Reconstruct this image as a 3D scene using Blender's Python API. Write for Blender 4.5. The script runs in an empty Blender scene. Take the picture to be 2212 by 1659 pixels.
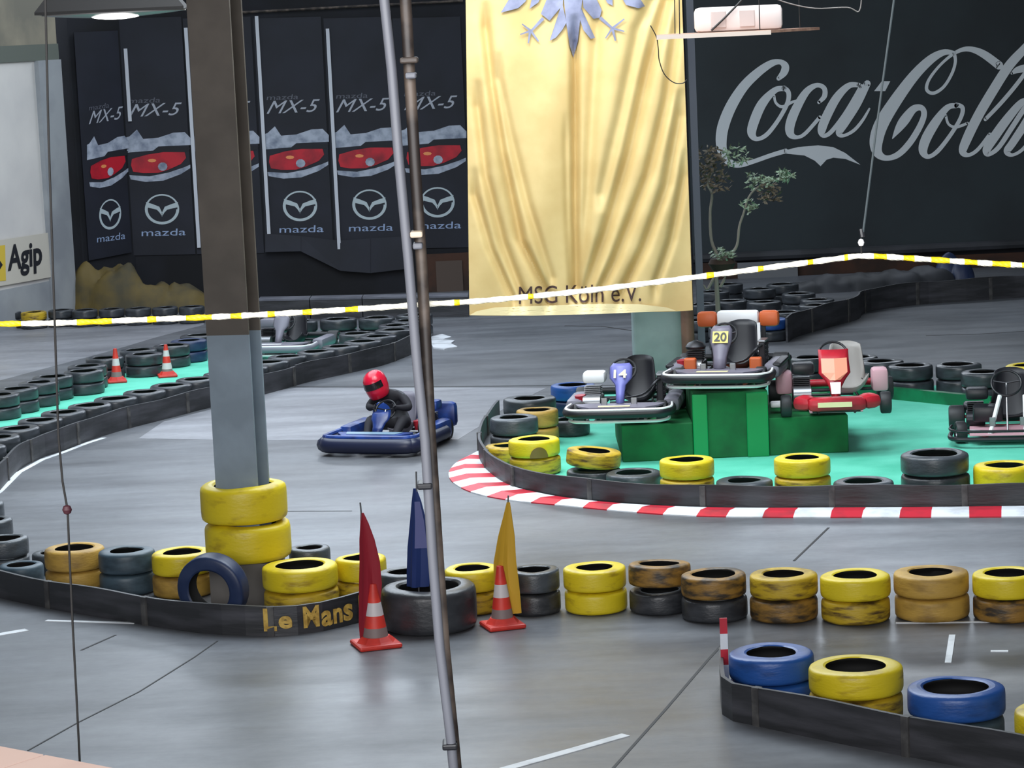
import bpy, bmesh, math, random
from mathutils import Vector, Matrix, noise as mnoise
from mathutils.geometry import tessellate_polygon
random.seed(7)
S = bpy.context.scene
COL = S.collection
# ------------------------------------------------------------------ camera
IW, IH, F = 2212.0, 1659.0, 5800.0
CAM_H = 5.0
PITCH = math.radians(7.65)
ROLL = math.radians(-2.6)
cd = bpy.data.cameras.new('camera'); cam = bpy.data.objects.new('camera', cd); COL.objects.link(cam)
cd.sensor_width = 36.0; cd.lens = 36.0 * F / IW; cd.clip_end = 300; cd.clip_start = 0.1
CAM_R = Matrix.Rotation(math.pi/2 - PITCH, 4, 'X') @ Matrix.Rotation(ROLL, 4, 'Z')
cam.matrix_world = Matrix.Translation((0, 0, CAM_H)) @ CAM_R
S.camera = cam
CP = Vector((0, 0, CAM_H)); R3 = CAM_R.to_3x3()
# ------------------------------------------------------------------ world, lights, exposure
vs = S.view_settings
vs.view_transform = 'Standard'; vs.look = 'None'; vs.gamma = 1.0; vs.use_curve_mapping = False
vs.exposure = 0.18
w = bpy.data.worlds.new('hall_world'); S.world = w; w.use_nodes = True
bg = w.node_tree.nodes['Background']; bg.inputs[0].default_value = (0.60, 0.68, 0.80, 1); bg.inputs[1].default_value = 0.25
def area(name, loc, sx, sy, power, color, rot=(0, 0, 0), spread=180):
    l = bpy.data.lights.new(name, 'AREA'); l.shape = 'RECTANGLE'; l.size = sx; l.size_y = sy
    l.energy = power; l.color = color; l.spread = math.radians(spread)
    o = bpy.data.objects.new(name, l); COL.objects.link(o); o.location = loc; o.rotation_euler = rot
    return o
area('ceiling_light_bank', (-4.0, 37.0, 8.6), 8, 14, 1350, (0.80, 0.90, 1.0))
area('ceiling_light_bank', (0.5, 26.5, 8.6), 9, 7, 1350, (0.84, 0.93, 1.0))
area('ceiling_light_bank', (0.0, 16.0, 8.6), 8, 3, 40, (1.0, 0.97, 0.93))
area('gallery_fill_light', (-3.0, 3.0, 8.4), 4, 2, 170, (1.0, 0.97, 0.92), (math.radians(20), 0, 0))  # unseen fill added near the camera to brighten the tape and poles
area('clerestory_daylight', (-2.0, 50.7, 7.6), 24, 1.6, 900, (0.82, 0.90, 1.0), (math.radians(-75), 0, 0))
area('rear_fill_light', (-3.0, -3.5, 6.4), 18, 3.6, 2600, (0.97, 0.98, 1.0), (math.radians(82), 0, 0))  # unseen fill added behind the camera to lift surfaces facing it, not a window
area('banner_lamp', (-0.3, 29.0, 7.2), 0.5, 0.5, 80, (1.0, 0.95, 0.86), (math.radians(42), 0, 0))

# ------------------------------------------------------------------ pixel helpers (frame 2212 x 1659)
def ray(px, py):
    return (R3 @ Vector(((px - IW/2)/F, -(py - IH/2)/F, -1.0)))
def G(px, py, z=0.0):                 # point at height z
    d = ray(px, py); t = (z - CAM_H)/d.z; return CP + d*t
def PY(px, py, Y):                    # point on the plane y = Y
    d = ray(px, py); return CP + d*(Y/d.y)
def PL(px, py, P, n):                 # point on any plane
    d = ray(px, py); return CP + d*((P - CP).dot(n)/d.dot(n))
def depth(p): return (R3.transposed() @ (p - CP)).z * -1
def mpp(p): return depth(p)/F         # metres per photo pixel at p

# ------------------------------------------------------------------ materials
def lin(c): 
    c = c/255.0
    return c/12.92 if c <= 0.04045 else ((c+0.055)/1.055)**2.4
def rgb(r, g, b): return (lin(r), lin(g), lin(b), 1)
MATS = {}
def mat(name, c, rough=0.6, metal=0.0, c2=None, scale=4.0, lo=0.4, hi=0.6, bump=0.0, bscale=40.0, emit=0.0, stretch=(1,1,1), rnd=False, spec=0.5, detail=5.0):
    m = bpy.data.materials.new(name); m.use_nodes = True; MATS[name] = m
    nt = m.node_tree; b = nt.nodes['Principled BSDF']
    b.inputs['Base Color'].default_value = c; b.inputs['Roughness'].default_value = rough
    b.inputs['Metallic'].default_value = metal; b.inputs['Specular IOR Level'].default_value = spec
    tc = None
    if c2 is not None or bump:
        tc = nt.nodes.new('ShaderNodeTexCoord'); mp = nt.nodes.new('ShaderNodeMapping')
        mp.inputs['Scale'].default_value = stretch
        nt.links.new(tc.outputs['Object'], mp.inputs['Vector'])
        if rnd:
            oi = nt.nodes.new('ShaderNodeObjectInfo'); mu = nt.nodes.new('ShaderNodeMath'); mu.operation = 'MULTIPLY'; mu.inputs[1].default_value = 57.0
            nt.links.new(oi.outputs['Random'], mu.inputs[0]); cb = nt.nodes.new('ShaderNodeCombineXYZ')
            for i in range(3): nt.links.new(mu.outputs[0], cb.inputs[i])
            nt.links.new(cb.outputs[0], mp.inputs['Location'])
    if c2 is not None:
        n = nt.nodes.new('ShaderNodeTexNoise'); n.inputs['Scale'].default_value = scale; n.inputs['Detail'].default_value = detail
        nt.links.new(mp.outputs[0], n.inputs['Vector'])
        r = nt.nodes.new('ShaderNodeValToRGB'); r.color_ramp.elements[0].position = lo; r.color_ramp.elements[1].position = hi
        r.color_ramp.elements[0].color = c; r.color_ramp.elements[1].color = c2
        nt.links.new(n.outputs[0], r.inputs[0]); nt.links.new(r.outputs[0], b.inputs['Base Color'])
    if bump:
        n2 = nt.nodes.new('ShaderNodeTexNoise'); n2.inputs['Scale'].default_value = bscale; n2.inputs['Detail'].default_value = 3
        nt.links.new(mp.outputs[0], n2.inputs['Vector'])
        bp = nt.nodes.new('ShaderNodeBump'); bp.inputs['Strength'].default_value = bump; bp.inputs['Distance'].default_value = 0.02
        nt.links.new(n2.outputs[0], bp.inputs['Height']); nt.links.new(bp.outputs[0], b.inputs['Normal'])
    if emit:
        b.inputs['Emission Color'].default_value = c; b.inputs['Emission Strength'].default_value = emit
    return m

def floor_material(name='worn_concrete', ca=rgb(98, 99, 102), cb=rgb(126, 130, 137)):
    m = bpy.data.materials.new(name); m.use_nodes = True
    nt = m.node_tree; N = nt.nodes; L = nt.links; b = N['Principled BSDF']
    tc = N.new('ShaderNodeTexCoord')
    def nz(scale, sx, sy, rot, detail=6.0, rough=0.6):
        mp = N.new('ShaderNodeMapping'); mp.inputs['Scale'].default_value = (sx, sy, 1); mp.inputs['Rotation'].default_value = (0, 0, rot)
        L.new(tc.outputs['Object'], mp.inputs[0]); n = N.new('ShaderNodeTexNoise'); n.inputs['Scale'].default_value = scale
        n.inputs['Detail'].default_value = detail; n.inputs['Roughness'].default_value = rough; L.new(mp.outputs[0], n.inputs['Vector']); return n
    def ramp(a, p0, p1, c0, c1):
        r = N.new('ShaderNodeValToRGB'); r.color_ramp.elements[0].position = p0; r.color_ramp.elements[1].position = p1
        r.color_ramp.elements[0].color = c0; r.color_ramp.elements[1].color = c1; L.new(a, r.inputs[0]); return r
    def mix(kind, fac, a, bb):
        x = N.new('ShaderNodeMix'); x.data_type = 'RGBA'; x.blend_type = kind; x.inputs[0].default_value = fac
        L.new(a, x.inputs[6]); L.new(bb, x.inputs[7]); return x.outputs[2]
    big = ramp(nz(0.16, 1, 1, 0.3).outputs[0], 0.32, 0.68, ca, cb)
    streak = ramp(nz(0.9, 0.35, 1.6, 0.2, 8).outputs[0], 0.40, 0.66, (1, 1, 1, 1), (0.56, 0.56, 0.58, 1))
    scuff = ramp(nz(2.6, 0.22, 1.0, -0.35, 9).outputs[0], 0.45, 0.75, (1, 1, 1, 1), (0.62, 0.61, 0.62, 1))
    fine = ramp(nz(9.0, 1, 1, 0, 6).outputs[0], 0.3, 0.7, (0.86, 0.86, 0.86, 1), (1.08, 1.08, 1.08, 1))
    c = mix('MULTIPLY', 0.75, big.outputs[0], streak.outputs[0])
    c = mix('MULTIPLY', 0.6, c, scuff.outputs[0]); c = mix('MULTIPLY', 0.8, c, fine.outputs[0])
    L.new(c, b.inputs['Base Color'])
    rr = ramp(nz(0.7, 0.6, 1.2, 0.1).outputs[0], 0.3, 0.7, (0.27, 0.27, 0.27, 1), (0.50, 0.50, 0.50, 1))
    L.new(rr.outputs[0], b.inputs['Roughness'])
    bp = N.new('ShaderNodeBump'); bp.inputs['Strength'].default_value = 0.12; bp.inputs['Distance'].default_value = 0.02
    L.new(nz(5, 0.5, 1, 0.1, 8).outputs[0], bp.inputs['Height']); L.new(bp.outputs[0], b.inputs['Normal'])
    b.inputs['Specular IOR Level'].default_value = 0.36
    return m
FLOOR = floor_material()
FLOORL = floor_material('pale_concrete', rgb(138, 139, 144), rgb(172, 174, 182))

YEL  = mat('yellow_tyre_paint', rgb(224, 200, 34), 0.42, c2=rgb(150, 118, 30), scale=3.0, lo=0.56, hi=0.82, rnd=True, bump=0.15, bscale=14)
YELD = mat('dirty_yellow_tyre_paint', rgb(196, 164, 38), 0.5, c2=rgb(84, 62, 32), scale=3.2, lo=0.46, hi=0.70, rnd=True, bump=0.2, bscale=14, stretch=(1,1,1.6))
TAN  = mat('faded_tan_tyre_paint', rgb(190, 152, 70), 0.55, c2=rgb(128, 98, 46), scale=2.4, lo=0.45, hi=0.75, rnd=True, bump=0.2, bscale=14)
BRN  = mat('brown_stained_tyre_paint', rgb(150, 112, 48), 0.5, c2=rgb(58, 48, 36), scale=3.0, lo=0.44, hi=0.64, rnd=True, bump=0.2, bscale=14)
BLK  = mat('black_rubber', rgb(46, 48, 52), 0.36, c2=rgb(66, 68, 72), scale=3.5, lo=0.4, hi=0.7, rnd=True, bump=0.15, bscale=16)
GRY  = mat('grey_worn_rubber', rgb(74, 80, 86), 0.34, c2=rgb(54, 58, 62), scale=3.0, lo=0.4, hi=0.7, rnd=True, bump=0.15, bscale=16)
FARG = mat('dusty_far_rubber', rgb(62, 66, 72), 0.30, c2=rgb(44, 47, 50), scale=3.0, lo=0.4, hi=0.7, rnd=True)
BLU  = mat('blue_tyre_paint', rgb(38, 84, 158), 0.38, c2=rgb(28, 58, 110), scale=2.4, lo=0.5, hi=0.8, rnd=True, bump=0.12, bscale=14)
BLUD = mat('dark_blue_tyre_paint', rgb(34, 48, 82), 0.42, c2=rgb(46, 60, 92), scale=3, lo=0.4, hi=0.7, rnd=True)
BLUG = mat('blue_grey_tyre_paint', rgb(70, 88, 100), 0.45, c2=rgb(48, 62, 72), scale=3, lo=0.4, hi=0.7, rnd=True)
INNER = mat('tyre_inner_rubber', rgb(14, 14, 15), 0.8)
BELT = mat('conveyor_belt_rubber', rgb(44, 45, 48), 0.5, c2=rgb(74, 74, 80), scale=2.2, lo=0.42, hi=0.75, bump=0.2, bscale=9, stretch=(0.6, 0.6, 4))
STRAP = mat('belt_joint_strap', rgb(58, 57, 58), 0.6, c2=rgb(84, 83, 82), scale=8)
CARPET = mat('green_carpet', rgb(104, 212, 184), 0.9, c2=rgb(78, 190, 160), scale=1.4, lo=0.4, hi=0.7, bump=0.2, bscale=60)
PODG = mat('podium_green_cloth', rgb(0, 112, 56), 0.75, c2=rgb(0, 82, 40), scale=3, lo=0.35, hi=0.7)
BEAMG = mat('green_beam_paint', rgb(10, 118, 74), 0.5, c2=rgb(8, 90, 54), scale=3)
KRED = mat('kerb_red_paint', rgb(196, 30, 52), 0.45, c2=rgb(150, 36, 50), scale=4, lo=0.5, hi=0.75)
KWHT = mat('kerb_white_paint', rgb(226, 230, 236), 0.45, c2=rgb(180, 184, 190), scale=4, lo=0.5, hi=0.75)
LINE = mat('white_floor_paint', rgb(226, 230, 234), 0.5, c2=rgb(176, 180, 184), scale=3, lo=0.5, hi=0.75)
JOINT = mat('floor_joint_filler', rgb(40, 40, 42), 0.7)
WALLD = mat('dark_wall', rgb(26, 28, 36), 0.85, c2=rgb(18, 19, 24), scale=0.8)
STRIPW = mat('white_strip', rgb(206, 210, 220), 0.6)
WALLW = mat('white_plaster', rgb(222, 218, 214), 0.8, c2=rgb(200, 197, 196), scale=0.7, lo=0.35, hi=0.7)
WALLG = mat('grey_wall_paint', rgb(160, 164, 168), 0.8, c2=rgb(140, 144, 150), scale=0.8)
WALLB = mat('band_grey_green', rgb(98, 104, 96), 0.8)
WALLT = mat('upper_beige_paint', rgb(150, 142, 124), 0.8, c2=rgb(120, 116, 104), scale=0.8)
TARP = mat('dark_green_tarpaulin', rgb(40, 52, 58), 0.55, c2=rgb(32, 42, 48), scale=0.5, bump=0.1, bscale=6)
LOGO = mat('sign_silver_white', rgb(236, 242, 246), 0.6)
NAVY = mat('navy_banner_cloth', rgb(30, 33, 46), 0.7, c2=rgb(24, 27, 38), scale=1)
PRW = mat('print_pale_grey', rgb(178, 186, 202), 0.7, c2=rgb(120, 130, 150), scale=6, lo=0.4, hi=0.7)
PRS = mat('print_silver', rgb(186, 200, 206), 0.6)
PRT = mat('print_text_grey', rgb(170, 174, 186), 0.6)
PRTD = mat('print_text_dim', rgb(92, 94, 106), 0.6)
PRR = mat('print_car_red', rgb(196, 22, 44), 0.6, c2=rgb(120, 14, 34), scale=3, lo=0.45, hi=0.75)
PRK = mat('print_black', rgb(24, 26, 34), 0.7)
PRO = mat('print_lamp_orange', rgb(240, 150, 90), 0.6)
PRB = mat('print_wordmark_blue_white', rgb(150, 170, 206), 0.6)
POLEW = mat('pale_metal_pole', rgb(98, 100, 108), 0.45)
POLED = mat('brown_stained_pole', rgb(40, 33, 30), 0.5, c2=rgb(96, 84, 75), scale=9, lo=0.45, hi=0.7)
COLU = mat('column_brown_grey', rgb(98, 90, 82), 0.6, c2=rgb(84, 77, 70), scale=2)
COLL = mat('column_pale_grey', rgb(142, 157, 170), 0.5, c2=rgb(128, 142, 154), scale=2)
COLC = mat('column_grey_green', rgb(144, 158, 158), 0.6, c2=rgb(128, 142, 142), scale=2)
BRPOLE = mat('brown_pipe', rgb(128, 92, 78), 0.5, c2=rgb(96, 70, 60), scale=3)
BANR = mat('golden_banner_cloth', rgb(212, 186, 128), 0.6, c2=rgb(202, 174, 116), scale=2)
HEM = mat('golden_banner_hem', rgb(236, 218, 168), 0.6)
EAG = mat('eagle_print_grey_blue', rgb(112, 116, 142), 0.6, c2=rgb(140, 144, 170), scale=4)
BTXT = mat('banner_lettering_brown', rgb(62, 40, 38), 0.7)
WOOD = mat('plywood', rgb(170, 132, 112), 0.6, c2=rgb(140, 104, 88), scale=2, stretch=(1, 6, 6))
WOODD = mat('dark_brown_panel', rgb(70, 40, 24), 0.7, c2=rgb(46, 28, 18), scale=2)
BOXW = mat('white_enamel_box', rgb(222, 206, 200), 0.5)
CABLE = mat('dark_cable', rgb(20, 18, 17), 0.6)
TAPEW = mat('tape_white', rgb(244, 240, 222), 0.5)
TAPEY = mat('tape_yellow', rgb(250, 214, 20), 0.5)
CONE = mat('cone_orange_red', rgb(226, 62, 48), 0.5, c2=rgb(196, 50, 42), scale=4)
CONEW = mat('cone_white_band', rgb(214, 206, 206), 0.45)
CONEG = mat('cone_dirty_band', rgb(134, 118, 116), 0.55)
FLR = mat('flag_red_cloth', rgb(150, 20, 40), 0.7)
FLB = mat('flag_blue_cloth', rgb(28, 52, 112), 0.7)
FLP = mat('flag_pale_print', rgb(92, 98, 150), 0.7)
FLY = mat('flag_yellow_cloth', rgb(206, 160, 40), 0.7)
METAL = mat('grey_metal', rgb(150, 152, 156), 0.35, 0.8)
DMETAL = mat('dark_metal', rgb(50, 50, 54), 0.4, 0.6)
PBLK = mat('black_plastic', rgb(28, 29, 34), 0.4)
PGRY = mat('grey_plastic', rgb(120, 118, 130), 0.45)
PWHT = mat('white_plastic', rgb(236, 236, 238), 0.4)
PRED = mat('red_plastic', rgb(190, 34, 50), 0.4, c2=rgb(150, 26, 42), scale=4)
PPNK = mat('faded_pink_plastic', rgb(206, 160, 170), 0.5)
PORG = mat('orange_plastic', rgb(200, 96, 50), 0.45)
PBLU = mat('blue_plastic', rgb(34, 66, 140), 0.35, c2=rgb(26, 44, 100), scale=4)
PVIO = mat('violet_plastic', rgb(112, 116, 186), 0.4)
PMAU = mat('mauve_grey_plastic', rgb(120, 116, 132), 0.4)
PCRM = mat('cream_sticker', rgb(244, 232, 180), 0.5)
PYLO = mat('yellow_label', rgb(240, 222, 120), 0.5)
SEATB = mat('black_seat', rgb(30, 30, 36), 0.5)
SEATG = mat('grey_seat', rgb(150, 146, 142), 0.5)
KTYRE = mat('kart_tyre', rgb(40, 41, 44), 0.55)
HELM = mat('helmet_red', rgb(206, 26, 56), 0.25)
VISOR = mat('helmet_visor', rgb(24, 20, 24), 0.12)
SUITG = mat('grey_jacket', rgb(70, 72, 78), 0.8)
SUITK = mat('black_suit', rgb(30, 29, 36), 0.8)
LEAF = mat('pale_leaf', rgb(150, 176, 150), 0.6, c2=rgb(84, 92, 70), scale=30)
LEAFB = mat('dry_leaf', rgb(104, 92, 76), 0.7, c2=rgb(70, 66, 50), scale=30)
BARK = mat('bare_stem', rgb(132, 126, 116), 0.7)
COPE = mat('pink_stone_coping', rgb(206, 178, 166), 0.6, c2=rgb(190, 160, 150), scale=3)
TARPY = mat('ochre_tarpaulin', rgb(104, 88, 44), 0.7, c2=rgb(70, 64, 44), scale=1.5)
TARPK = mat('charcoal_tarpaulin', rgb(60, 62, 68), 0.6, c2=rgb(44, 46, 50), scale=1.5)
SHADE = mat('lamp_shade_dark', rgb(24, 20, 19), 0.7)
LAMP = mat('lit_lamp_tube', (1, 0.98, 0.94, 1), 0.5, emit=6.0)
SIGNW = mat('sign_board_white', rgb(206, 200, 188), 0.6)
SIGNY = mat('sign_yellow', rgb(220, 190, 70), 0.6)
LETY = mat('stencil_yellow', rgb(212, 176, 84), 0.6, c2=rgb(176, 140, 60), scale=20)
GREYB = mat('pale_grey_board', rgb(120, 122, 126), 0.7)
CEILM = mat('ceiling_dark', rgb(90, 92, 96), 0.9)
SIDEM = mat('side_wall', rgb(120, 122, 126), 0.9)
BBAR = mat('barrier_grey_top', rgb(104, 106, 116), 0.6, c2=rgb(80, 82, 92), scale=2)

# ------------------------------------------------------------------ mesh helpers
class MB:
    def __init__(s): s.v = []; s.f = []; s.m = []
    def add(s, vs_, fs_, mi=0):
        o = len(s.v); s.v += [tuple(x) for x in vs_]; s.f += [tuple(i+o for i in f) for f in fs_]; s.m += [mi]*len(fs_); return s
    def box(s, c, d, mi=0, M=None):
        x, y, z = c; a, b, h = d[0]/2, d[1]/2, d[2]/2
        p = [Vector((x+i*a, y+j*b, z+k*h)) for k in (-1, 1) for j in (-1, 1) for i in (-1, 1)]
        if M: p = [M @ q for q in p]
        return s.add(p, [(0,2,3,1),(4,5,7,6),(0,1,5,4),(2,6,7,3),(0,4,6,2),(1,3,7,5)], mi)
    def tube(s, pts, r, n=8, mi=0, cap=True, closed=False):
        pts = [Vector(p) for p in pts]; rs = r if isinstance(r, (list, tuple)) else [r]*len(pts)
        vs_ = []; fs = []; L = len(pts); up = None
        for i, p in enumerate(pts):
            if closed: t = pts[(i+1) % L] - pts[i-1]
            else: t = pts[min(i+1, L-1)] - pts[max(i-1, 0)]
            t.normalize()
            if up is None:
                up = Vector((0,0,1)) if abs(t.z) < 0.9 else Vector((1,0,0))
            a = t.cross(up)
            if a.length < 1e-5: a = t.orthogonal()
            a.normalize(); b = a.cross(t); b.normalize(); up = b
            for k in range(n):
                q = 2*math.pi*k/n; vs_.append(p + (a*math.cos(q) + b*math.sin(q))*rs[i])
        for i in range(L if closed else L-1):
            j = (i+1) % L
            for k in range(n):
                l = (k+1) % n; fs.append((i*n+k, i*n+l, j*n+l, j*n+k))
        if cap and not closed:
            fs.append(tuple(range(n-1, -1, -1))); fs.append(tuple((L-1)*n+k for k in range(n)))
        return s.add(vs_, fs, mi)
    def lathe(s, prof, n=24, mi=0, M=None, closed=False):
        vs_ = []; fs = []; L = len(prof)
        for (r, z) in prof:
            for k in range(n):
                a = 2*math.pi*k/n; p = Vector((r*math.cos(a), r*math.sin(a), z)); vs_.append(M @ p if M else p)
        for i in range(L if closed else L-1):
            j = (i+1) % L
            for k in range(n):
                l = (k+1) % n; fs.append((i*n+k, i*n+l, j*n+l, j*n+k))
        if not closed:
            if prof[0][0] > 1e-6: fs.append(tuple(range(n-1, -1, -1)))
            if prof[-1][0] > 1e-6: fs.append(tuple((L-1)*n+k for k in range(n)))
        return s.add(vs_, fs, mi)
    def prism(s, poly, ext, mi=0):               # poly: world points, ext: extrusion vector
        n = len(poly); a = [Vector(p) for p in poly]; e = Vector(ext)
        fs = [tuple(range(n)), tuple(range(2*n-1, n-1, -1))] + [(i, (i+1) % n + 0, (i+1) % n + n, i+n) for i in range(n)]
        fs = fs[:2] + [(i, i+n, (i+1) % n + n, (i+1) % n) for i in range(n)]
        return s.add(a + [p+e for p in a], fs, mi)
    def rbox(s, c, d, r=0.03, mi=0, M=None):     # box with chamfered edges
        bm = bmesh.new(); bmesh.ops.create_cube(bm, size=1)
        for v in bm.verts: v.co = Vector((v.co.x*d[0], v.co.y*d[1], v.co.z*d[2]))
        bmesh.ops.bevel(bm, geom=bm.edges[:], offset=min(r, min(d)*0.45), segments=2, profile=0.5, affect='EDGES')
        bm.verts.index_update(); T = Matrix.Translation(c)
        vs_ = [(M @ T @ v.co) if M else (T @ v.co) for v in bm.verts]; fs = [tuple(v.index for v in f.verts) for f in bm.faces]; bm.free()
        return s.add(vs_, fs, mi)
    def mesh(s, name, mats, smooth=False):
        me = bpy.data.meshes.new(name); me.from_pydata([tuple(v) for v in s.v], [], s.f)
        for m in (mats if isinstance(mats, (list, tuple)) else [mats]): me.materials.append(m)
        me.polygons.foreach_set('material_index', s.m)
        if smooth: me.polygons.foreach_set('use_smooth', [True]*len(me.polygons))
        bm = bmesh.new(); bm.from_mesh(me); bmesh.ops.recalc_face_normals(bm, faces=bm.faces); bm.to_mesh(me); bm.free()
        if smooth: me.set_sharp_from_angle(angle=math.radians(38))
        me.update(); return me
    def obj(s, name, mats, parent=None, smooth=False, loc=(0,0,0), rz=0.0):
        o = bpy.data.objects.new(name, s.mesh(name, mats, smooth)); COL.objects.link(o)
        o.location = loc; o.rotation_euler = (0, 0, rz)
        if parent: o.parent = parent
        return o
def thing(name, loc, label, cat, group=None, rz=0.0):
    o = bpy.data.objects.new(name, None); COL.objects.link(o); o.location = loc; o.rotation_euler = (0, 0, rz)
    o.empty_display_size = 0.2
    return tag(o, label, cat, group)
def tag(o, label, cat, group=None):
    o['label'] = label; o['category'] = cat
    if group: o['group'] = group
    return o
def struct(o, label=None):
    o['kind'] = 'structure'
    if label: o['label'] = label
    return o
def catmull(pts, k=6):
    pts = [Vector(p) for p in pts]; out = []
    for i in range(len(pts)-1):
        p0, p1, p2, p3 = pts[max(i-1,0)], pts[i], pts[i+1], pts[min(i+2, len(pts)-1)]
        for j in range(k):
            t = j/k
            out.append(0.5*((2*p1) + (p2-p0)*t + (2*p0-5*p1+4*p2-p3)*t*t + (3*p1-p0-3*p2+p3)*t**3))
    out.append(pts[-1]); return out
def resample(pts, step):
    out = [pts[0]]; acc = 0.0
    for a, b in zip(pts, pts[1:]):
        L = (b-a).length; d = step-acc
        while d <= L:
            out.append(a + (b-a)*(d/L)); d += step
        acc = (acc + L) % step
    if (out[-1]-pts[-1]).length > step*0.3: out.append(pts[-1])
    else: out[-1] = pts[-1]
    return out
def islands(mb):
    par = list(range(len(mb.v)))
    key = {}
    def find(a):
        while par[a] != a: par[a] = par[par[a]]; a = par[a]
        return a
    for i, v in enumerate(mb.v):
        k = tuple(round(c, 5) for c in v)
        if k in key: par[find(i)] = find(key[k])
        else: key[k] = i
    for f in mb.f:
        for a in f[1:]: par[find(a)] = find(f[0])
    g = {}
    for f in mb.f: g.setdefault(find(f[0]), []).append(f)
    out = []
    for fs in g.values():
        m = MB(); used = sorted({a for f in fs for a in f}); ix = {a: i for i, a in enumerate(used)}
        m.add([mb.v[a] for a in used], [tuple(ix[a] for a in f) for f in fs]); out.append(m)
    return out
def flat(polys_px, fn, name, m, parent, off=0.0):
    """flat print: polygons in photo pixels carried onto a surface by fn(px, py)"""
    mb = MB()
    for poly in polys_px:
        tris = tessellate_polygon([[Vector((x, y, 0)) for x, y in poly]])
        mb.add([fn(x, y) for x, y in poly], [tuple(t) for t in tris])
    return mb.obj(name, m, parent)
def text2d(s, shear=0.0, bold=0.0):
    cu = bpy.data.curves.new('t', 'FONT'); cu.body = s; cu.shear = shear; cu.offset = bold; cu.resolution_u = 4
    o = bpy.data.objects.new('t', cu); COL.objects.link(o)
    dg = bpy.context.evaluated_depsgraph_get(); me = bpy.data.meshes.new_from_object(o.evaluated_get(dg))
    vs_ = [v.co.copy() for v in me.vertices]; fs = [tuple(p.vertices) for p in me.polygons]
    bpy.data.objects.remove(o); bpy.data.curves.remove(cu); bpy.data.meshes.remove(me)
    x0 = min(v.x for v in vs_); x1 = max(v.x for v in vs_); y0 = min(v.y for v in vs_); y1 = max(v.y for v in vs_)
    return [((v.x-x0)/(x1-x0), (v.y-y0)/(y1-y0)) for v in vs_], fs
def text_quad(s, quad, fn, name, m, parent, shear=0.0, bold=0.0):
    """lettering filling quad = (bottom left, bottom right, top right, top left), each passed to fn"""
    uv, fs = text2d(s, shear, bold); q = [Vector((*p, 0)) if len(p) == 2 else Vector(p) for p in quad]
    mb = MB(); vs_ = []
    for u, v in uv:
        p = (q[0]*(1-u)+q[1]*u)*(1-v) + (q[3]*(1-u)+q[2]*u)*v
        vs_.append(fn(p.x, p.y) if fn else p)
    mb.add(vs_, fs); return mb.obj(name, m, parent)
def box_px(x0, y0, x1, y1, slope=0.0):       # quad for text_quad in pixels
    return ((x0, y1), (x1, y1+slope*(x1-x0)), (x1, y0+slope*(x1-x0)), (x0, y0))
# ================================================================== the setting
YW = 51.0
def plane_box(name, x0, x1, y0, y1, z0, z1, m):
    return struct(MB().box(((x0+x1)/2, (y0+y1)/2, (z0+z1)/2), (x1-x0, y1-y0, z1-z0)).obj(name, m))
floor = plane_box('floor', -16, 16, -4, YW+0.4, -0.2, 0.0, FLOOR)
XC = PY(283, 400, YW).x                                  # where the back wall meets the oblique bay
bw = MB().box(((XC+16)/2, YW+0.15, 4.5), (16-XC, 0.3, 9.0))
struct(bw.obj('wall_back', WALLD))
# oblique white wall at the left and the dark bay between it and the back wall
A0 = PY(0, 640, 47.3); A1 = PY(157, 640, 49.5)
A0 = Vector((A0.x, A0.y, 0)); A1 = Vector((A1.x, A1.y, 0)); AD = (A1-A0).normalized(); AN = Vector((AD.y, -AD.x, 0))
if AN.y > 0: AN = -AN
AB = A0 - AD*12.0
def leftwall(px, py, off=0.0): return PL(px, py, A0 + AN*off, AN)
def slab(p, q, z0, z1, th, nrm):
    mb = MB(); a = [Vector((p.x, p.y, z0)), Vector((q.x, q.y, z0)), Vector((q.x, q.y, z1)), Vector((p.x, p.y, z1))]
    return mb.prism(a, nrm*th)
zl = leftwall(80, 500).z; zb0 = leftwall(80, 131).z; zb1 = leftwall(80, 96).z
wl = struct(slab(AB, A1, 0, 9, 0.3, -AN).obj('wall_left', WALLW))
o = slab(AB, A1, 0.0, leftwall(80, 612).z, 0.03, AN).obj('dado', WALLG, wl)
o = slab(AB, A1, zb0, zb1, 0.05, AN).obj('band_moulding', WALLB, wl)
o = slab(AB, A1, zb1, 9.0, 0.02, AN).obj('upper_paint', WALLT, wl)
P1 = leftwall(108, 640); P1.z = 0
o = slab(P1, Vector((A1.x, A1.y, 0)), 0, zb0, 0.09, AN).obj('pilaster', WALLG, wl)
BL = PY(168, 400, 50.1); BL.z = 0; BR = Vector((XC, YW, 0))
BDn = (BR-BL).normalized(); BN = Vector((BDn.y, -BDn.x, 0)); BN = BN if BN.y < 0 else -BN
bay = MB(); 
bay.prism([Vector((A1.x, A1.y, 0)), Vector((BL.x, BL.y, 0)), Vector((BL.x, BL.y, 9)), Vector((A1.x, A1.y, 9))], (-0.1, 0.3, 0))
bay.prism([BL, BR, BR+Vector((0,0,9)), BL+Vector((0,0,9))], -BN*0.3)
struct(bay.obj('wall_bay', WALLD))
plane_box('wall_right', 15.7, 16.0, -4, YW, 0, 9, SIDEM)
plane_box('wall_side', -16.0, -15.7, -4, YW, 0, 9, SIDEM)
plane_box('wall_rear', -16, 16, -4.3, -4, 0, 9, SIDEM)
plane_box('ceiling', -16, 16, -4.3, YW+0.4, 9.0, 9.2, CEILM)
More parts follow.
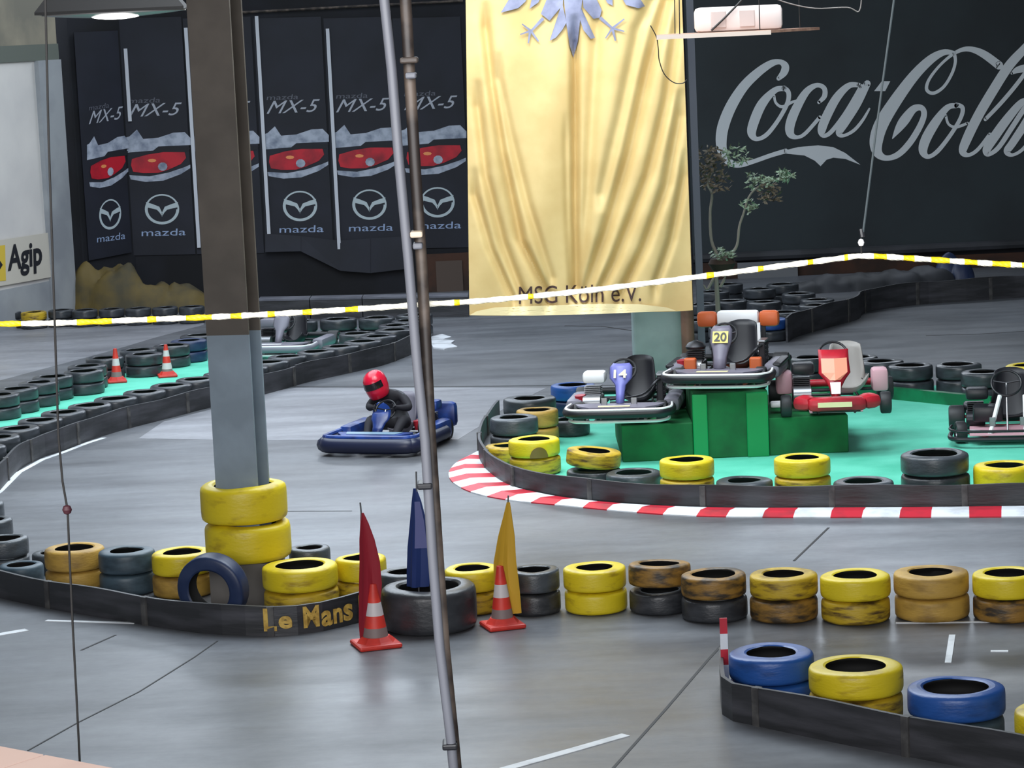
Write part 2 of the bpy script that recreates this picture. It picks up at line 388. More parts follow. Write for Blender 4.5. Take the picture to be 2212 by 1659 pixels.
# floor: joints, painted lines
def strip(pts_px, wd, m, name, parent, z=0.003, th=0.004):
    pts = [G(x, y) for x, y in pts_px]; mb = MB()
    for a, b in zip(pts, pts[1:]):
        d = (b-a).normalized(); n = Vector((-d.y, d.x, 0))*wd/2
        mb.prism([a-n+Vector((0,0,z-th)), b-n+Vector((0,0,z-th)), b+n+Vector((0,0,z-th)), a+n+Vector((0,0,z-th))], (0,0,th))
    return mb.obj(name, m, parent)
for pts, wd in (([(1562,1390),(1530,1425),(1440,1530),(1325,1659),(1240,1760)], .022), ([(1790,1140),(1715,1212)], .022),
                ([(60,1622),(165,1563),(300,1495),(420,1420),(470,1385)], .014), ([(250,1372),(175,1405)], .02),
                ([(580,835),(800,836),(1100,834),(1380,832)], .05), ([(600,1105),(760,1104)], .02),
                ([(2000,725),(2110,722),(2212,716)], .04), ([(1220,704),(1300,705),(1370,715)], .05)):
    strip(pts, wd, JOINT, 'floor_joint', floor)
for pts, wd in (([(1352,1588),(1240,1620),(1090,1662),(1000,1690)], .085), ([(-40,1378),(0,1371),(58,1361)], .09),
                ([(100,1341),(200,1344),(292,1346)], .05), ([(2057,1372),(2048,1432)], .05), ([(1935,1346),(2212,1343)], .04),
                ([(2140,1407),(2178,1407)], .05)):
    strip(pts, wd, LINE, 'painted_line', floor, z=0.005, th=0.005)
def slab_patch(L, z=.002):
    MB().prism([G(x, y) for x, y in L], (0, 0, z)).obj('floor_slab', FLOORL, floor)
slab_patch([(300,947),(520,951),(760,951),(990,949),(1030,925),(1085,885),(1180,838),(900,838),(640,838),(585,846),(560,857),(458,884),(353,911)])
slab_patch([(-60,800),(0,822),(120,790),(250,755),(340,728),(440,702),(440,697),(250,703),(0,712),(-60,716)])
# pale edge strip along the foot of the long curved belt wall
strip([(-40,1092),(0,1062),(41,1021),(92,993),(133,979),(190,957),(225,946)], .07, LINE, 'painted_line', floor, z=0.005)

kt = thing('kerb', (0,0,0), 'small faded white kerb tip beside the pole beyond the blue kart', 'kerb')
for i, L in enumerate(([(928,730),(955,724),(975,730),(958,735),(930,737)], [(930,738),(960,736),(982,738),(975,743),(932,744)], [(932,746),(976,745),(988,751),(960,756),(936,753)])):
    MB().prism([G(x, y)+Vector((0,0,.001)) for x, y in L], (0,0,.02)).obj('kerb_block', KWHT, kt)

# ================================================================== back wall: printed roll banners
WY = YW - 0.02
def wallfn(off):
    return lambda x, y: PY(x, y, WY-off)
def ribbon_poly(pts):                                    # (x, y, w) centre line -> outline strips
    P = catmull([Vector((a, b, c)) for a, b, c in pts], 7); L = []; Rr = []
    for i, p in enumerate(P):
        t = P[min(i+1, len(P)-1)] - P[max(i-1, 0)]; t.z = 0
        if t.length < 1e-6: t = Vector((1,0,0))
        t.normalize(); n = Vector((-t.y, t.x, 0))*p.z/2
        L.append((p.x+n.x, p.y+n.y)); Rr.append((p.x-n.x, p.y-n.y))
    return [[L[i], L[i+1], Rr[i+1], Rr[i]] for i in range(len(P)-1)] + [[(P[0].x+math.cos(a)*P[0].z/2, P[0].y+math.sin(a)*P[0].z/2) for a in [k*math.pi/5 for k in range(10)]]] + [[(P[-1].x+math.cos(a)*P[-1].z/2, P[-1].y+math.sin(a)*P[-1].z/2) for a in [k*math.pi/5 for k in range(10)]]]
def quads(qs, fn, name, m, parent):
    mb = MB()
    for q in qs: mb.add([fn(x, y) for x, y in q], [tuple(range(len(q)))])
    return mb.obj(name, m, parent)
Z2 = lambda L, oy=0: [(500+x/3.687, oy+y/3.687) for x, y in L]
CAR = Z2([(310,1240),(430,1205),(560,1185),(730,1185),(742,1230),(700,1280),(600,1325),(520,1350),(400,1352),(320,1340),(303,1290)])
CAB = Z2([(450,1195),(520,1150),(640,1140),(775,1150),(760,1182),(560,1190)])
SNOW = Z2([(262,1068),(290,1060),(350,1005),(400,1080),(520,1070),(640,1030),(730,1025),(780,1075),(780,1128),(520,1140),(480,1172),(262,1190)])
SWO = Z2([(290,1368),(450,1378),(600,1348),(720,1308),(775,1285),(775,1312),(700,1360),(560,1412),(420,1422),(300,1402)])
HUB = Z2([(555+38*math.cos(k*.628), 1300+34*math.sin(k*.628)) for k in range(10)])
LMP = Z2([(470+35*math.cos(k*.8), 1252+14*math.sin(k*.8)) for k in range(8)])
EC = (500+550/3.687, 400+165/3.687); ERX, ERY = 137/3.687, 121/3.687
RING = []
for k in range(36):
    a, b = k*math.pi/18, (k+1)*math.pi/18; t0 = 0.10 if math.sin(a) < 0 else 0.17
    RING.append([(EC[0]+ERX*r*math.cos(q), EC[1]+ERY*r*math.sin(q)) for q, r in ((a,1),(b,1),(b,1-t0),(a,1-t0))])
WING = [[Z2([(422,108),(470,122),(528,145),(552,195),(552,225),(530,190),(508,168),(430,150)], 400)[i] for i in range(8)]]
WING.append([(2*EC[0]-x, y) for x, y in WING[0]])
def banner_art(root, mp, pfn):
    f = lambda L: [mp(*p) for p in L]
    flat([f(SNOW)], pfn(.012), 'snow_print', PRW, root); flat([f(SWO)], pfn(.012), 'road_print', PRW, root)
    flat([f(CAB)], pfn(.016), 'cabin_print', PRK, root); car = flat([f(CAR)], pfn(.020), 'car_print', PRR, root)
    flat([f(HUB)], pfn(.026), 'wheel_print', PRW, car); flat([f(LMP)], pfn(.026), 'lamp_print', PRO, car)
    quads([f(q) for q in RING], pfn(.014), 'emblem_ring', PRS, root); flat([f(q) for q in WING], pfn(.016), 'emblem_wings', PRS, root)
    q = [mp(*p) for p in ((577,246),(690,241),(692,214),(581,218))]
    text_quad('MX-5', q, pfn(.014), 'model_lettering', PRT, root, shear=0.35)
    q = [mp(*p) for p in ((577,216),(645,214),(647,203),(579,205))]
    text_quad('mazda', q, pfn(.014), 'small_lettering', PRTD, root)
    q = [mp(*p) for p in ((605,503),(700,501),(701,486),(605,488))]
    text_quad('mazda', q, pfn(.014), 'wordmark', PRB, root)
GB = 'printed car banners along the dark wall'
def banner(ex, ey, label, kx=1.0, angled=False, lw=72.5):
    dx, dy = ex-EC[0], ey-EC[1]
    mp = lambda x, y: (ex + (x-EC[0])*kx, ey + (y-EC[1]) - (0.10*(x-EC[0])*kx if angled else 0.0))
    if angled:
        pfn = lambda off: (lambda x, y: PL(x, y, BL + BN*(0.05+off), BN))
    else: pfn = wallfn
    hw = 72.5*kx; lw = lw*kx; c = pfn(0.0)
    top = 40 if not angled else 70
    pts = [c(ex-lw, ey+100), c(ex+hw, ey+97 - (15 if angled else 0)), c(ex+hw-30, top-4), c(ex-lw-30, top)]
    # vertical cloth: keep x,y of the lower corners
    pts[2] = Vector((pts[1].x, pts[1].y, pts[2].z)); pts[3] = Vector((pts[0].x, pts[0].y, pts[3].z))
    base = Vector(((pts[0].x+pts[1].x)/2, (pts[0].y+pts[1].y)/2, pts[0].z))
    root = thing('printed_banner', (0,0,0), label, 'banner', GB)
    nrm = BN if angled else Vector((0,-1,0))
    MB().prism(pts, nrm*0.008).obj('cloth', NAVY, root)
    banner_art(root, mp, pfn)
    return root
banner(238, 463, 'narrow-looking navy banner turned at an angle beside the white wall, red car print', 0.64, True)
banner(350, 452, 'navy banner with red car print, flat on the wall next to the angled one', lw=62)
banner(498, 449, 'navy banner with red car print, mostly hidden by the grey steel column')
banner(648, 445, 'navy banner with red car print between two white strips, nearest the grey steel column')
banner(798, 442, 'navy banner with red car print between a white strip and the leaning pole')
banner(945, 437, 'navy banner with red car print beside the golden banner')
for (xa, ya, xb, yb, lab) in ((270,105,281,262,'short faint white strip between the angled and the flat banner'), (402,60,430,535,'white strip along the banner edge, its side touching the steel column'),
                         (548,35,581,505,'white strip hanging between the steel column and the first clear banner'),
                         (701,62,733,538,'white strip hanging between the two clear navy banners')):
    p, q = PY(xb, yb, WY-0.06), PY(xa, ya, WY-0.06)
    tag(MB().box((p.x, p.y, (p.z+q.z)/2), (0.065, 0.03, q.z-p.z)).obj('edge_strip', STRIPW), lab, 'strip', 'white strips between the banners')
p, q = PY(520, 27, WY-0.1), PY(1000, 2, WY-0.1)
tag(MB().tube([p, q], 0.025, 8).obj('hanging_rail', POLED), 'thin dark rail running above the car banners', 'rail')
# drape of dark tarpaulin under the banners, brown board
mb = MB(); xs = [570, 640, 720, 800, 880]; 
top = [PY(x, y, WY-0.05) for x, y in ((573,505),(650,510),(735,520),(800,515),(885,510))]
bot = [PY(x, y, WY-0.12) for x, y in ((573,545),(650,543),(735,585),(800,590),(885,580))]
for i in range(4): mb.add([top[i], top[i+1], bot[i+1], bot[i]], [(0,1,2,3)])
o = mb.obj('tarpaulin_skirt', NAVY); m_ = o.modifiers.new('s', 'SOLIDIFY'); m_.thickness = 0.02
tag(o, 'dark sagging tarpaulin skirt below the car banners', 'tarpaulin')
p, q = PY(905, 650, WY-0.08), PY(1012, 545, WY-0.08)
tag(MB().box(((p.x+q.x)/2, WY-0.1, q.z/2), (q.x-p.x, 0.05, q.z)).obj('wall_board', WOODD), 'dark brown board leaning on the wall beside the golden banner', 'board')
p, q = PY(945, 650, WY-0.16), PY(998, 562, WY-0.16)
tag(MB().box(((p.x+q.x)/2, WY-0.155, q.z/2), (q.x-p.x, 0.03, q.z)).obj('wall_board', mat('grey_brown_board', rgb(84, 70, 62), 0.7)), 'small grey-brown board standing in front of the dark brown board', 'board')

# ochre tarpaulin heap in the corner
def mound(name, pts, m, label, cat, hscale=1.0, seed=0, n=26):
    """pts: (px centre ground, py ground, radius m, height m)"""
    cs = [(G(x, y), r, h) for x, y, r, h in pts]
    x0 = min(c.x-r for c, r, h in cs); x1 = max(c.x+r for c, r, h in cs); y0 = min(c.y-r*.62 for c, r, h in cs); y1 = max(c.y+r*.62 for c, r, h in cs)
    mb = MB(); V = []
    for j in range(n+1):
        for i in range(n*2+1):
            x = x0+(x1-x0)*i/(n*2); y = y0+(y1-y0)*j/n
            z = max(h*max(0, 1-((x-c.x)**2+((y-c.y)/.62)**2)/(r*r))**0.5 for c, r, h in cs)
            k = mnoise.noise(Vector((x*2.2+seed, y*2.2, seed)))*0.35 + mnoise.noise(Vector((x*6+seed, y*5, seed)))*0.15
            V.append((x, y, max(0.0, z*(1+k)*hscale)))
    Fc = []
    W_ = n*2+1
    for j in range(n):
        for i in range(n*2):
            q = (j*W_+i, j*W_+i+1, (j+1)*W_+i+1, (j+1)*W_+i)
            if max(V[k][2] for k in q) > 0.004: Fc.append(q)
    used = sorted({k for f in Fc for k in f}); ix = {k: i for i, k in enumerate(used)}
    mb.add([V[k] for k in used], [tuple(ix[k] for k in f) for f in Fc])
    return tag(mb.obj(name, m, smooth=True), label, cat)
mound('tarpaulin_heap', [(205,678,.5,1.0),(260,676,.7,.86),(320,673,.7,.60),(390,670,.6,.48)], TARPY, 'crumpled ochre tarpaulin heap in the dark corner below the banners', 'tarpaulin')

# big sign tarpaulin with script lettering
tp = [PY(1497, 566, WY-0.05), PY(2700, 500, WY-0.05), PY(2700, -60, WY-0.05), PY(1497, -60, WY-0.05)]
tp[3].x = tp[0].x; tp[2].x = tp[1].x; tp[0].z = tp[1].z = PY(1900, 535, WY-0.05).z
tz = tp[0].z; ttop = max(tp[2].z, tp[3].z); tp[2].z = tp[3].z = ttop
sign = thing('sign_tarpaulin', (0,0,0), 'huge dark green tarpaulin with a flowing silver-white script sign', 'sign')
MB().prism(tp, (0,-0.02,0)).obj('sheet', TARP, sign)
mb = MB(); mb.tube([tp[0]+Vector((0,-.06,-.05)), tp[1]+Vector((0,-.06,-.05))], 0.09, 8); mb.obj('bottom_roll', TARPK, sign, smooth=True)
ZC = lambda L: [(1400+p[0]/2.724, p[1]/2.724, p[2]/2.724) for p in L]
def script(pts): return ribbon_poly(ZC(pts))
ST = {
 'letter_capital': [[(768,462,26),(800,425,44),(806,388,44),(775,364,30),(720,376,42),(640,432,52),(560,512,58),(490,622,65),(445,732,68),(430,822,65),(440,900,55),(480,955,42),(540,970,32),(620,950,26),(720,915,26),(810,888,28)],
    [(800,520,30),(745,532,36),(670,612,55),(622,720,58),(610,785,50),(640,818,26),(700,790,26),(770,700,24),(820,605,26),(826,545,28),(800,517,28)],
    [(742,565,15),(752,605,15),(790,628,18),(850,600,16),(890,590,14)],
    [(1005,602,20),(1038,565,30),(1035,518,28),(990,502,28),(930,542,42),(870,642,54),(836,732,56),(838,788,46),(875,808,22),(925,785,22),(1010,690,22)],
    [(1240,500,26),(1180,505,36),(1110,575,50),(1050,685,54),(1022,762,50),(1032,798,26),(1075,778,26),(1150,685,28),(1215,580,28),(1255,510,30)],
    [(1290,492,40),(1230,612,46),(1160,722,46),(1124,780,40),(1150,798,20),(1210,768,20),(1262,708,18),(1302,640,12)]],
 'letter_second': [[(1800,312,24),(1740,308,36),(1660,352,52),(1560,452,62),(1450,602,74),(1372,732,82),(1342,832,78),(1352,900,55),(1400,930,32),(1470,910,36),(1540,840,38),(1600,742,36),(1624,672,34),(1608,635,34),(1562,642,44),(1510,705,58),(1475,755,44),(1438,815,6)],
    [(1800,310,22),(1808,362,18),(1788,432,18),(1740,510,18),(1680,548,20),(1640,528,20),(1652,470,18),(1712,390,16),(1785,325,18),(1850,292,26),(1910,292,34),(1980,322,46),(2065,385,50)],
    [(1815,622,28),(1760,634,36),(1690,722,54),(1634,820,58),(1618,888,50),(1648,922,26),(1705,888,26),(1782,790,24),(1840,692,24),(1850,634,26),(1815,616,26)],
    [(1752,680,15),(1768,730,15),(1812,748,17),(1880,725,16)],
    [(2310,262,20),(2262,238,34),(2200,302,50),(2120,392,56),(2030,532,58),(1942,682,58),(1875,820,56),(1852,890,46),(1885,912,24),(1940,880,22),(2010,790,20)],
    [(2310,268,20),(2275,345,22),(2180,482,24),(2080,602,24),(1985,702,22)],
    [(2255,594,28),(2200,602,40),(2120,692,52),(2040,802,56),(1992,880,48),(2004,908,26),(2062,868,28),(2140,752,30),(2210,645,30),(2250,600,30)],
    [(2292,592,46),(2222,722,48),(2144,842,46),(2112,890,40),(2142,912,20),(2202,880,20),(2262,800,16),(2302,740,12)],
    [(2140,432,14),(2180,410,40),(2260,400,44),(2340,440,36),(2400,420,10)]],
}
sf = wallfn(.085)
for k, (nm, strokes) in enumerate(ST.items()):
    for st_i, st_ in enumerate(strokes):
        quads(script(st_), wallfn(.080+0.0015*st_i), 'script_stroke', LOGO, sign)
flat([[(1400+x/2.724, y/2.724) for x, y in L] for L in ([(795,902),(800,886),(880,866),(1000,855),(1090,866),(1160,900),(1250,970),(1160,935),(1090,928),(1050,940),(1015,978),(980,945),(920,915),(850,908)],)], wallfn(.079), 'script_swash', LOGO, sign)
flat([[(1400+x/2.724, y/2.724) for x, y in [(1375,478),(1425,478),(1395,536),(1330,536)]]], wallfn(.079), 'script_hyphen', LOGO, sign)
# boards under the sign
p, q = PY(1722, 615, WY-.1), PY(2700, 545, WY-.1)
tag(MB().box(((p.x+q.x)/2, WY-0.12, tz/2-0.1), (q.x-p.x, 0.05, tz-0.2)).obj('wall_board', WOODD), 'long reddish-brown board along the wall under the script sign', 'board')
p, q = PY(1594, 612, WY-.2), PY(1722, 562, WY-.2)
tag(MB().box(((p.x+q.x)/2, WY-0.22, q.z/2), (q.x-p.x, 0.05, q.z)).obj('wall_board', GREYB), 'pale grey board standing below the left end of the script sign', 'board')
p, q = PY(1505, 612, WY-.15), PY(1592, 565, WY-.15)
tag(MB().box(((p.x+q.x)/2, WY-0.14, q.z/2), (q.x-p.x, 0.05, q.z)).obj('wall_board', WOODD), 'short reddish-brown board on the wall behind the potted tree', 'board')
# wall sign on the white wall
sg = thing('wall_sign', (0,0,0), 'white wall sign with black lettering and a yellow square on the white wall', 'sign')
wf = lambda off: (lambda x, y: leftwall(x, y, off))
c = wf(.03)
MB().prism([c(-70,630), c(112,598), c(108,502), c(-70,529)], AN*0.02).obj('board', SIGNW, sg)
flat([[(-60,613),(13,606),(11,529),(-60,540)]], wf(.056), 'yellow_square', SIGNY, sg)
flat([[(-30,575),(0,563),(6,572),(0,582),(-30,592)]], wf(.060), 'black_mark', PRK, sg)
text_quad('Agip', ((17,603),(92,588),(90,517),(17,530)), wf(.058), 'sign_lettering', PRK, sg, bold=0.03)

# ================================================================== columns
# front steel H column
CB = G(541, 1292); CB = Vector((CB.x, CB.y+0.9, 0)); CB.y = 23.6; CB.x = PY(536, 1240, 23.6).x
DE = 23.6
z_split = PY(520, 718, DE).z
def hbeam(z0, z1, s=1.0):
    mb = MB(); h = (z1-z0); zc = (z0+z1)/2
    M = Matrix.Rotation(math.radians(-12), 4, 'Z')
    mb.box((0, -0.17, zc), (0.385, 0.03, h), M=M); mb.box((0, 0.17, zc), (0.385, 0.03, h), M=M); mb.box((0, 0, zc), (0.022, 0.32, h), M=M)
    return mb
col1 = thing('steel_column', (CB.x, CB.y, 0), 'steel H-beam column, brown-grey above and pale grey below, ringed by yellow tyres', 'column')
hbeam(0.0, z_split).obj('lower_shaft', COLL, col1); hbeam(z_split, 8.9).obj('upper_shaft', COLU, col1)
# column behind the podium, brown pipe beside it
c2 = PY(1425, 760, 34.2)
tag(MB().rbox((c2.x, 34.4, 4.45), (0.66, 0.5, 8.9), 0.03).obj('concrete_column', COLC), 'pale grey-green column behind the golden banner and podium', 'column')
c3 = PY(1485, 700, 33.9)
tag(MB().tube([(c3.x, 33.9, 0), (c3.x, 33.9, 8.9)], 0.085, 12).obj('brown_pipe', BRPOLE, smooth=True), 'tall brown pipe standing at the edge of the golden banner', 'pipe')
c3 = PY(1500, 300, 34.3)
tag(MB().box((c3.x, 34.3, 4.45), (0.09, 0.06, 8.9)).obj('grey_post', mat('dim_post', rgb(96, 98, 110), 0.6)), 'slim grey post just behind the brown pipe', 'post')
# ================================================================== golden banner
YB = 31.0
FOLDS = [([(1242,90),(1242,300),(1242,480),(1244,620)], 9, .10), ([(1222,300),(1226,480),(1234,620)], 7, .03), ([(1290,60),(1282,200),(1270,420),(1250,620)], 13, .05),
         ([(1049,60),(1062,180),(1085,330),(1125,520),(1185,640)], 10, .08), ([(1032,230),(1050,380),(1085,520),(1130,640)], 10, .06), ([(1078,170),(1105,300),(1140,440),(1190,600)], 10, .045), ([(1026,420),(1060,540),(1110,650)], 9, .05),
         ([(1440,0),(1400,150),(1360,330),(1310,500),(1262,640)], 13, .09), ([(1462,60),(1440,220),(1400,380),(1330,560),(1290,640)], 11, .07), ([(1468,250),(1440,400),(1390,540),(1340,640)], 11, .07), ([(1478,380),(1450,520),(1415,620)], 9, .05), ([(1420,-20),(1380,60),(1340,250),(1300,420)], 14, .05)]
FC = [([Vector((a, b, 0)) for a, b in L], s, am) for L, s, am in FOLDS]
def fold(px, py):
    d = 0.0
    for L, s, am in FC:
        if py < L[0].y-60 or py > L[-1].y+40: continue
        yy = min(max(py, L[0].y), L[-1].y); x = L[-1].x
        for a, b in zip(L, L[1:]):
            if a.y <= yy <= b.y: x = a.x+(b.x-a.x)*(yy-a.y)/(b.y-a.y); break
        e = max(0.0, 1 - max(L[0].y-py, 0)/60 - max(py-L[-1].y, 0)/40)
        d += 1.45*am*e*math.exp(-((px-x)/s)**2)
    return d + 0.03*math.sin(px*0.021+1.0) + 0.02*math.sin(px*0.05+py*0.006)
def banfn(off): return lambda x, y: PY(x, y, YB+fold(x, y)-off)
ban = thing('golden_banner', (0,0,0), 'tall draped golden banner with grey-blue eagle and dark club lettering', 'banner')
mb = MB(); NX, NY = 230, 190; V = []
for j in range(NY+1):
    t = j/NY; 
    for i in range(NX+1):
        u = i/NX; yt = -300.0; yb = 681-12*u + 3*math.sin(u*9)
        y = yt + (yb-yt)*t; xl = 1006+8*max(0, y)/680; xr = 1473+24*max(0, y)/680
        V.append(banfn(0)(xl+(xr-xl)*u, y))
mb.add(V, [(j*(NX+1)+i, j*(NX+1)+i+1, (j+1)*(NX+1)+i+1, (j+1)*(NX+1)+i) for j in range(NY) for i in range(NX)])
mb.obj('cloth', BANR, ban, smooth=True)
Z3 = lambda L: [(1000+x/3.687, y/3.687) for x, y in L]
def seg(a, b, w0, w1):
    d = Vector((b[0]-a[0], b[1]-a[1], 0)).normalized(); n = Vector((-d.y, d.x, 0))
    return [(a[0]+n.x*w0, a[1]+n.y*w0), (b[0]+n.x*w1, b[1]+n.y*w1), (b[0]-n.x*w1, b[1]-n.y*w1), (a[0]-n.x*w0, a[1]-n.y*w0)]
EP = [[(800,-200),(960,-200),(950,0),(925,200),(915,330),(880,460),(850,360),(825,200),(805,0)], [(790,20),(825,180),(790,240),(740,300),(690,325),(720,250),(765,140)], [(940,60),(960,170),(1000,240),(1052,300),(1020,312),(960,240),(930,150)],
      [(690,-60),(800,-60),(795,40),(690,165),(620,110),(650,50)], [(950,-60),(1040,-60),(1105,80),(1090,140),(1040,150),(960,60)],
      [(400,-60),(520,-60),(500,10),(440,65),(300,102),(330,62)], [(530,70),(560,-60),(640,-60),(600,20)], [(1110,-60),(1190,-60),(1192,45),(1150,25)], [(1240,-60),(1380,-60),(1450,50),(1400,66),(1300,40)],
      [(780,-600),(960,-600),(990,-400),(960,-195),(800,-195),(770,-400)], [(760,-480),(520,-700),(340,-460),(400,-62),(560,-62),(640,-62),(690,-62),(765,-260)], [(980,-480),(1220,-700),(1400,-460),(1380,-62),(1240,-62),(1190,-62),(1042,-62),(975,-260)], [(820,-600),(860,-760),(930,-740),(900,-700),(930,-600)],
      seg((640,145),(540,250),14,8), seg((540,245),(470,190),10,4), seg((540,245),(455,275),9,4), seg((535,250),(520,345),10,5), seg((540,245),(603,330),10,6),
      seg((1092,140),(1190,225),14,9), seg((1190,225),(1285,150),10,5), seg((1190,225),(1285,250),10,5), seg((1190,225),(1215,325),11,6), seg((1190,225),(1135,305),9,4)]
def subdiv_flat(polys, fn, name, m, parent, cell=6.0):
    mb = MB()
    for poly in polys:
        bm = bmesh.new(); f = bm.faces.new([bm.verts.new((x, y, 0)) for x, y in poly])
        bmesh.ops.triangulate(bm, faces=[f], ngon_method='EAR_CLIP')
        for _ in range(5):
            es = [e for e in bm.edges if e.calc_length() > cell]
            if not es: break
            bmesh.ops.subdivide_edges(bm, edges=es, cuts=1); bmesh.ops.triangulate(bm, faces=bm.faces[:])
        bm.verts.index_update()
        mb.add([fn(v.co.x, v.co.y) for v in bm.verts], [tuple(v.index for v in q.verts) for q in bm.faces]); bm.free()
    if name == 'banner_letter':
        for q in islands(mb): q.obj(name, m, parent, smooth=True)
        return
    return mb.obj(name, m, parent, smooth=True)
a_, b_ = PY(985, -296, YB-.02), PY(1492, -300, YB-.02)
MB().tube([a_, b_], .03, 10).obj('hanging_rod', POLED, ban, smooth=True)
for q_ in (a_*.9+b_*.1, a_*.1+b_*.9): MB().tube([q_, Vector((q_.x, q_.y, 9.0))], .006, 6).obj('hanging_cord', CABLE, ban)
subdiv_flat([Z3(p) for p in EP], banfn(.03), 'eagle_print', EAG, ban, 4.0)
uv, fs = text2d('MSG Köln e.V.')
uvp = [(1121+u*264, 657-6*u - v*(38+2*u)) for u, v in uv]
subdiv_flat([[uvp[i] for i in f] for f in fs if len(set(uvp[i] for i in f)) >= 3], banfn(.03), 'banner_letter', BTXT, ban, 3.0)
hem = [(1014,681),(1150,682),(1300,678),(1460,671),(1440,664),(1380,657),(1300,656),(1180,660),(1070,664),(1030,672)]
subdiv_flat([hem], banfn(.03), 'hem', HEM, ban, 4.0)
# ================================================================== tyres
def tyre_mesh(name, seed, hole=0.60):
    rnd = random.Random(seed); n = 40
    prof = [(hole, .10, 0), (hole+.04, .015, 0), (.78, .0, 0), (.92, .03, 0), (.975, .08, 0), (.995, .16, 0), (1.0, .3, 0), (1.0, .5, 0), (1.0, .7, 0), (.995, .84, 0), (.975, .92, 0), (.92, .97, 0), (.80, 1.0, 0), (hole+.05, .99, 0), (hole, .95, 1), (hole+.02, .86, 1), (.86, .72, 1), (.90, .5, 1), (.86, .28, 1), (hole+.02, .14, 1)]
    ph = [rnd.uniform(0, 6.28) for _ in range(6)]; am = rnd.uniform(.01, .024)
    V = []; Fc = []; Mi = []; L = len(prof)
    for (r, z, mi) in prof:
        for k in range(n):
            a = 2*math.pi*k/n
            rr = r*0.5*(1 + am*0.5*math.sin(2*a+ph[0]) + (am*0.25*math.sin(3*a+ph[1]) if r < .9 else 0))
            zz = z + (z-0.3)*am*1.3*math.sin(2*a+ph[2]) + (am*0.25*math.sin(5*a+ph[3]) if z > .9 else 0)
            if z < .2: zz = z
            V.append((rr*math.cos(a), rr*math.sin(a), zz))
    for i in range(L):
        j = (i+1) % L
        for k in range(n):
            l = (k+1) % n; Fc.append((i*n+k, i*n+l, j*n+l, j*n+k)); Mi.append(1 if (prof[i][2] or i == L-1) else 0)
    mb = MB(); mb.v = V; mb.f = Fc; mb.m = Mi
    me = mb.mesh(name, [BLK, INNER], True); return me
TM = [tyre_mesh('tyre', s, h) for s, h in ((1, .62), (2, .58), (3, .64), (4, .67), (5, .60))]
tcount = [0]
def tyre(loc, D, h, m, label, group=None, tilt=None, var=None):
    tcount[0] += 1
    o = bpy.data.objects.new('tyre', TM[(tcount[0]*3 + 1) % 5 if var is None else var]); COL.objects.link(o)
    o.location = loc; o.scale = (D, D, h); rz = random.Random(tcount[0]).uniform(0, 6.28)
    o.rotation_euler = (tilt[0], tilt[1], rz) if tilt else (0, 0, rz)
    o.material_slots[0].link = 'OBJECT'; o.material_slots[0].material = m
    return tag(o, label, 'tyre', group)
def stack(px, py, ztop, wpx, mats_, labels, group=None, D=None, tilt=None, base=0.0, var=None):
    """px,py: centre of the top ring in the photo, ztop: height of that ring; mats_ from top to bottom"""
    c = G(px, py, ztop)
    STK.append(dict(c=Vector((c.x, c.y, 0)), D=D or wpx*mpp(c), zt=ztop, m=mats_, lab=labels, g=group, tilt=tilt, base=base, var=var))
STK = []; BELTS = []; FIXED = []; CONES = []
def settle():
    """nudge stacks apart so that they touch instead of intersecting each other or a belt wall"""
    for it in range(60):
        for i, a in enumerate(STK):
            for b in STK[i+1:]:
                v = b['c']-a['c']; need = (a['D']+b['D'])/2*1.035+.012
                if abs(v.x) > need or abs(v.y) > need: continue
                L = v.length
                if L < need:
                    v = v/L if L > 1e-6 else Vector((1,0,0)); k = (need-L)*.5
                    a['c'] -= v*k; b['c'] += v*k
            for (p, r) in CONES:
                need = a['D']/2+r
                if (a['c']-p).length < need: a['c'].y += .02
            for (p, r) in FIXED:
                v = a['c']-p; need = a['D']/2*1.03+r
                if v.length < need: a['c'] = p + v.normalized()*need
            for R in BELTS:
                q = min(R, key=lambda p: (p-a['c']).length_squared); v = a['c']-q; need = a['D']/2*1.03+.04
                if v.length < need: a['c'] = q + v.normalized()*need
    for t in STK:
        n = len(t['m']); h = (t['zt']-t['base'])/n
        for i, m in enumerate(t['m']):
            lab = t['lab'] if isinstance(t['lab'], str) else t['lab'][i]; j = .006 if i else 0
            tyre((t['c'].x+random.uniform(-j, j), t['c'].y+random.uniform(-j, j), t['zt']-h*(i+1)+(.03 if t['tilt'] and i == 0 else 0)), t['D'], h*.975, m, lab, t['g'], t['tilt'] if i == 0 else None, t['var'])
# --- front right corner pen
stack(1665, 1405, .40, 186, [BLU, BLU], ['blue tyre on top of its stack, beside the red and white end post', 'lower blue tyre hidden behind the belt wall below the end post stack'], 'tyres behind the near corner belt wall')
stack(1848, 1433, .40, 204, [YEL, YELD], ['bright yellow tyre between the two blue tyres behind the near belt wall', 'lower yellow tyre peeping over the near belt wall'], 'tyres behind the near corner belt wall')
stack(2065, 1479, .40, 208, [BLU, BLUG], ['second blue tyre from the red and white end post, atop a duller blue one', 'lower dull blue tyre behind the near belt wall'], 'tyres behind the near corner belt wall')
stack(2284, 1528, .40, 185, [YEL, YELD], ['yellow tyre next to the second blue tyre, cut by the picture edge', 'lower yellow tyre next to the second blue tyre, cut by the picture edge'], 'tyres behind the near corner belt wall')
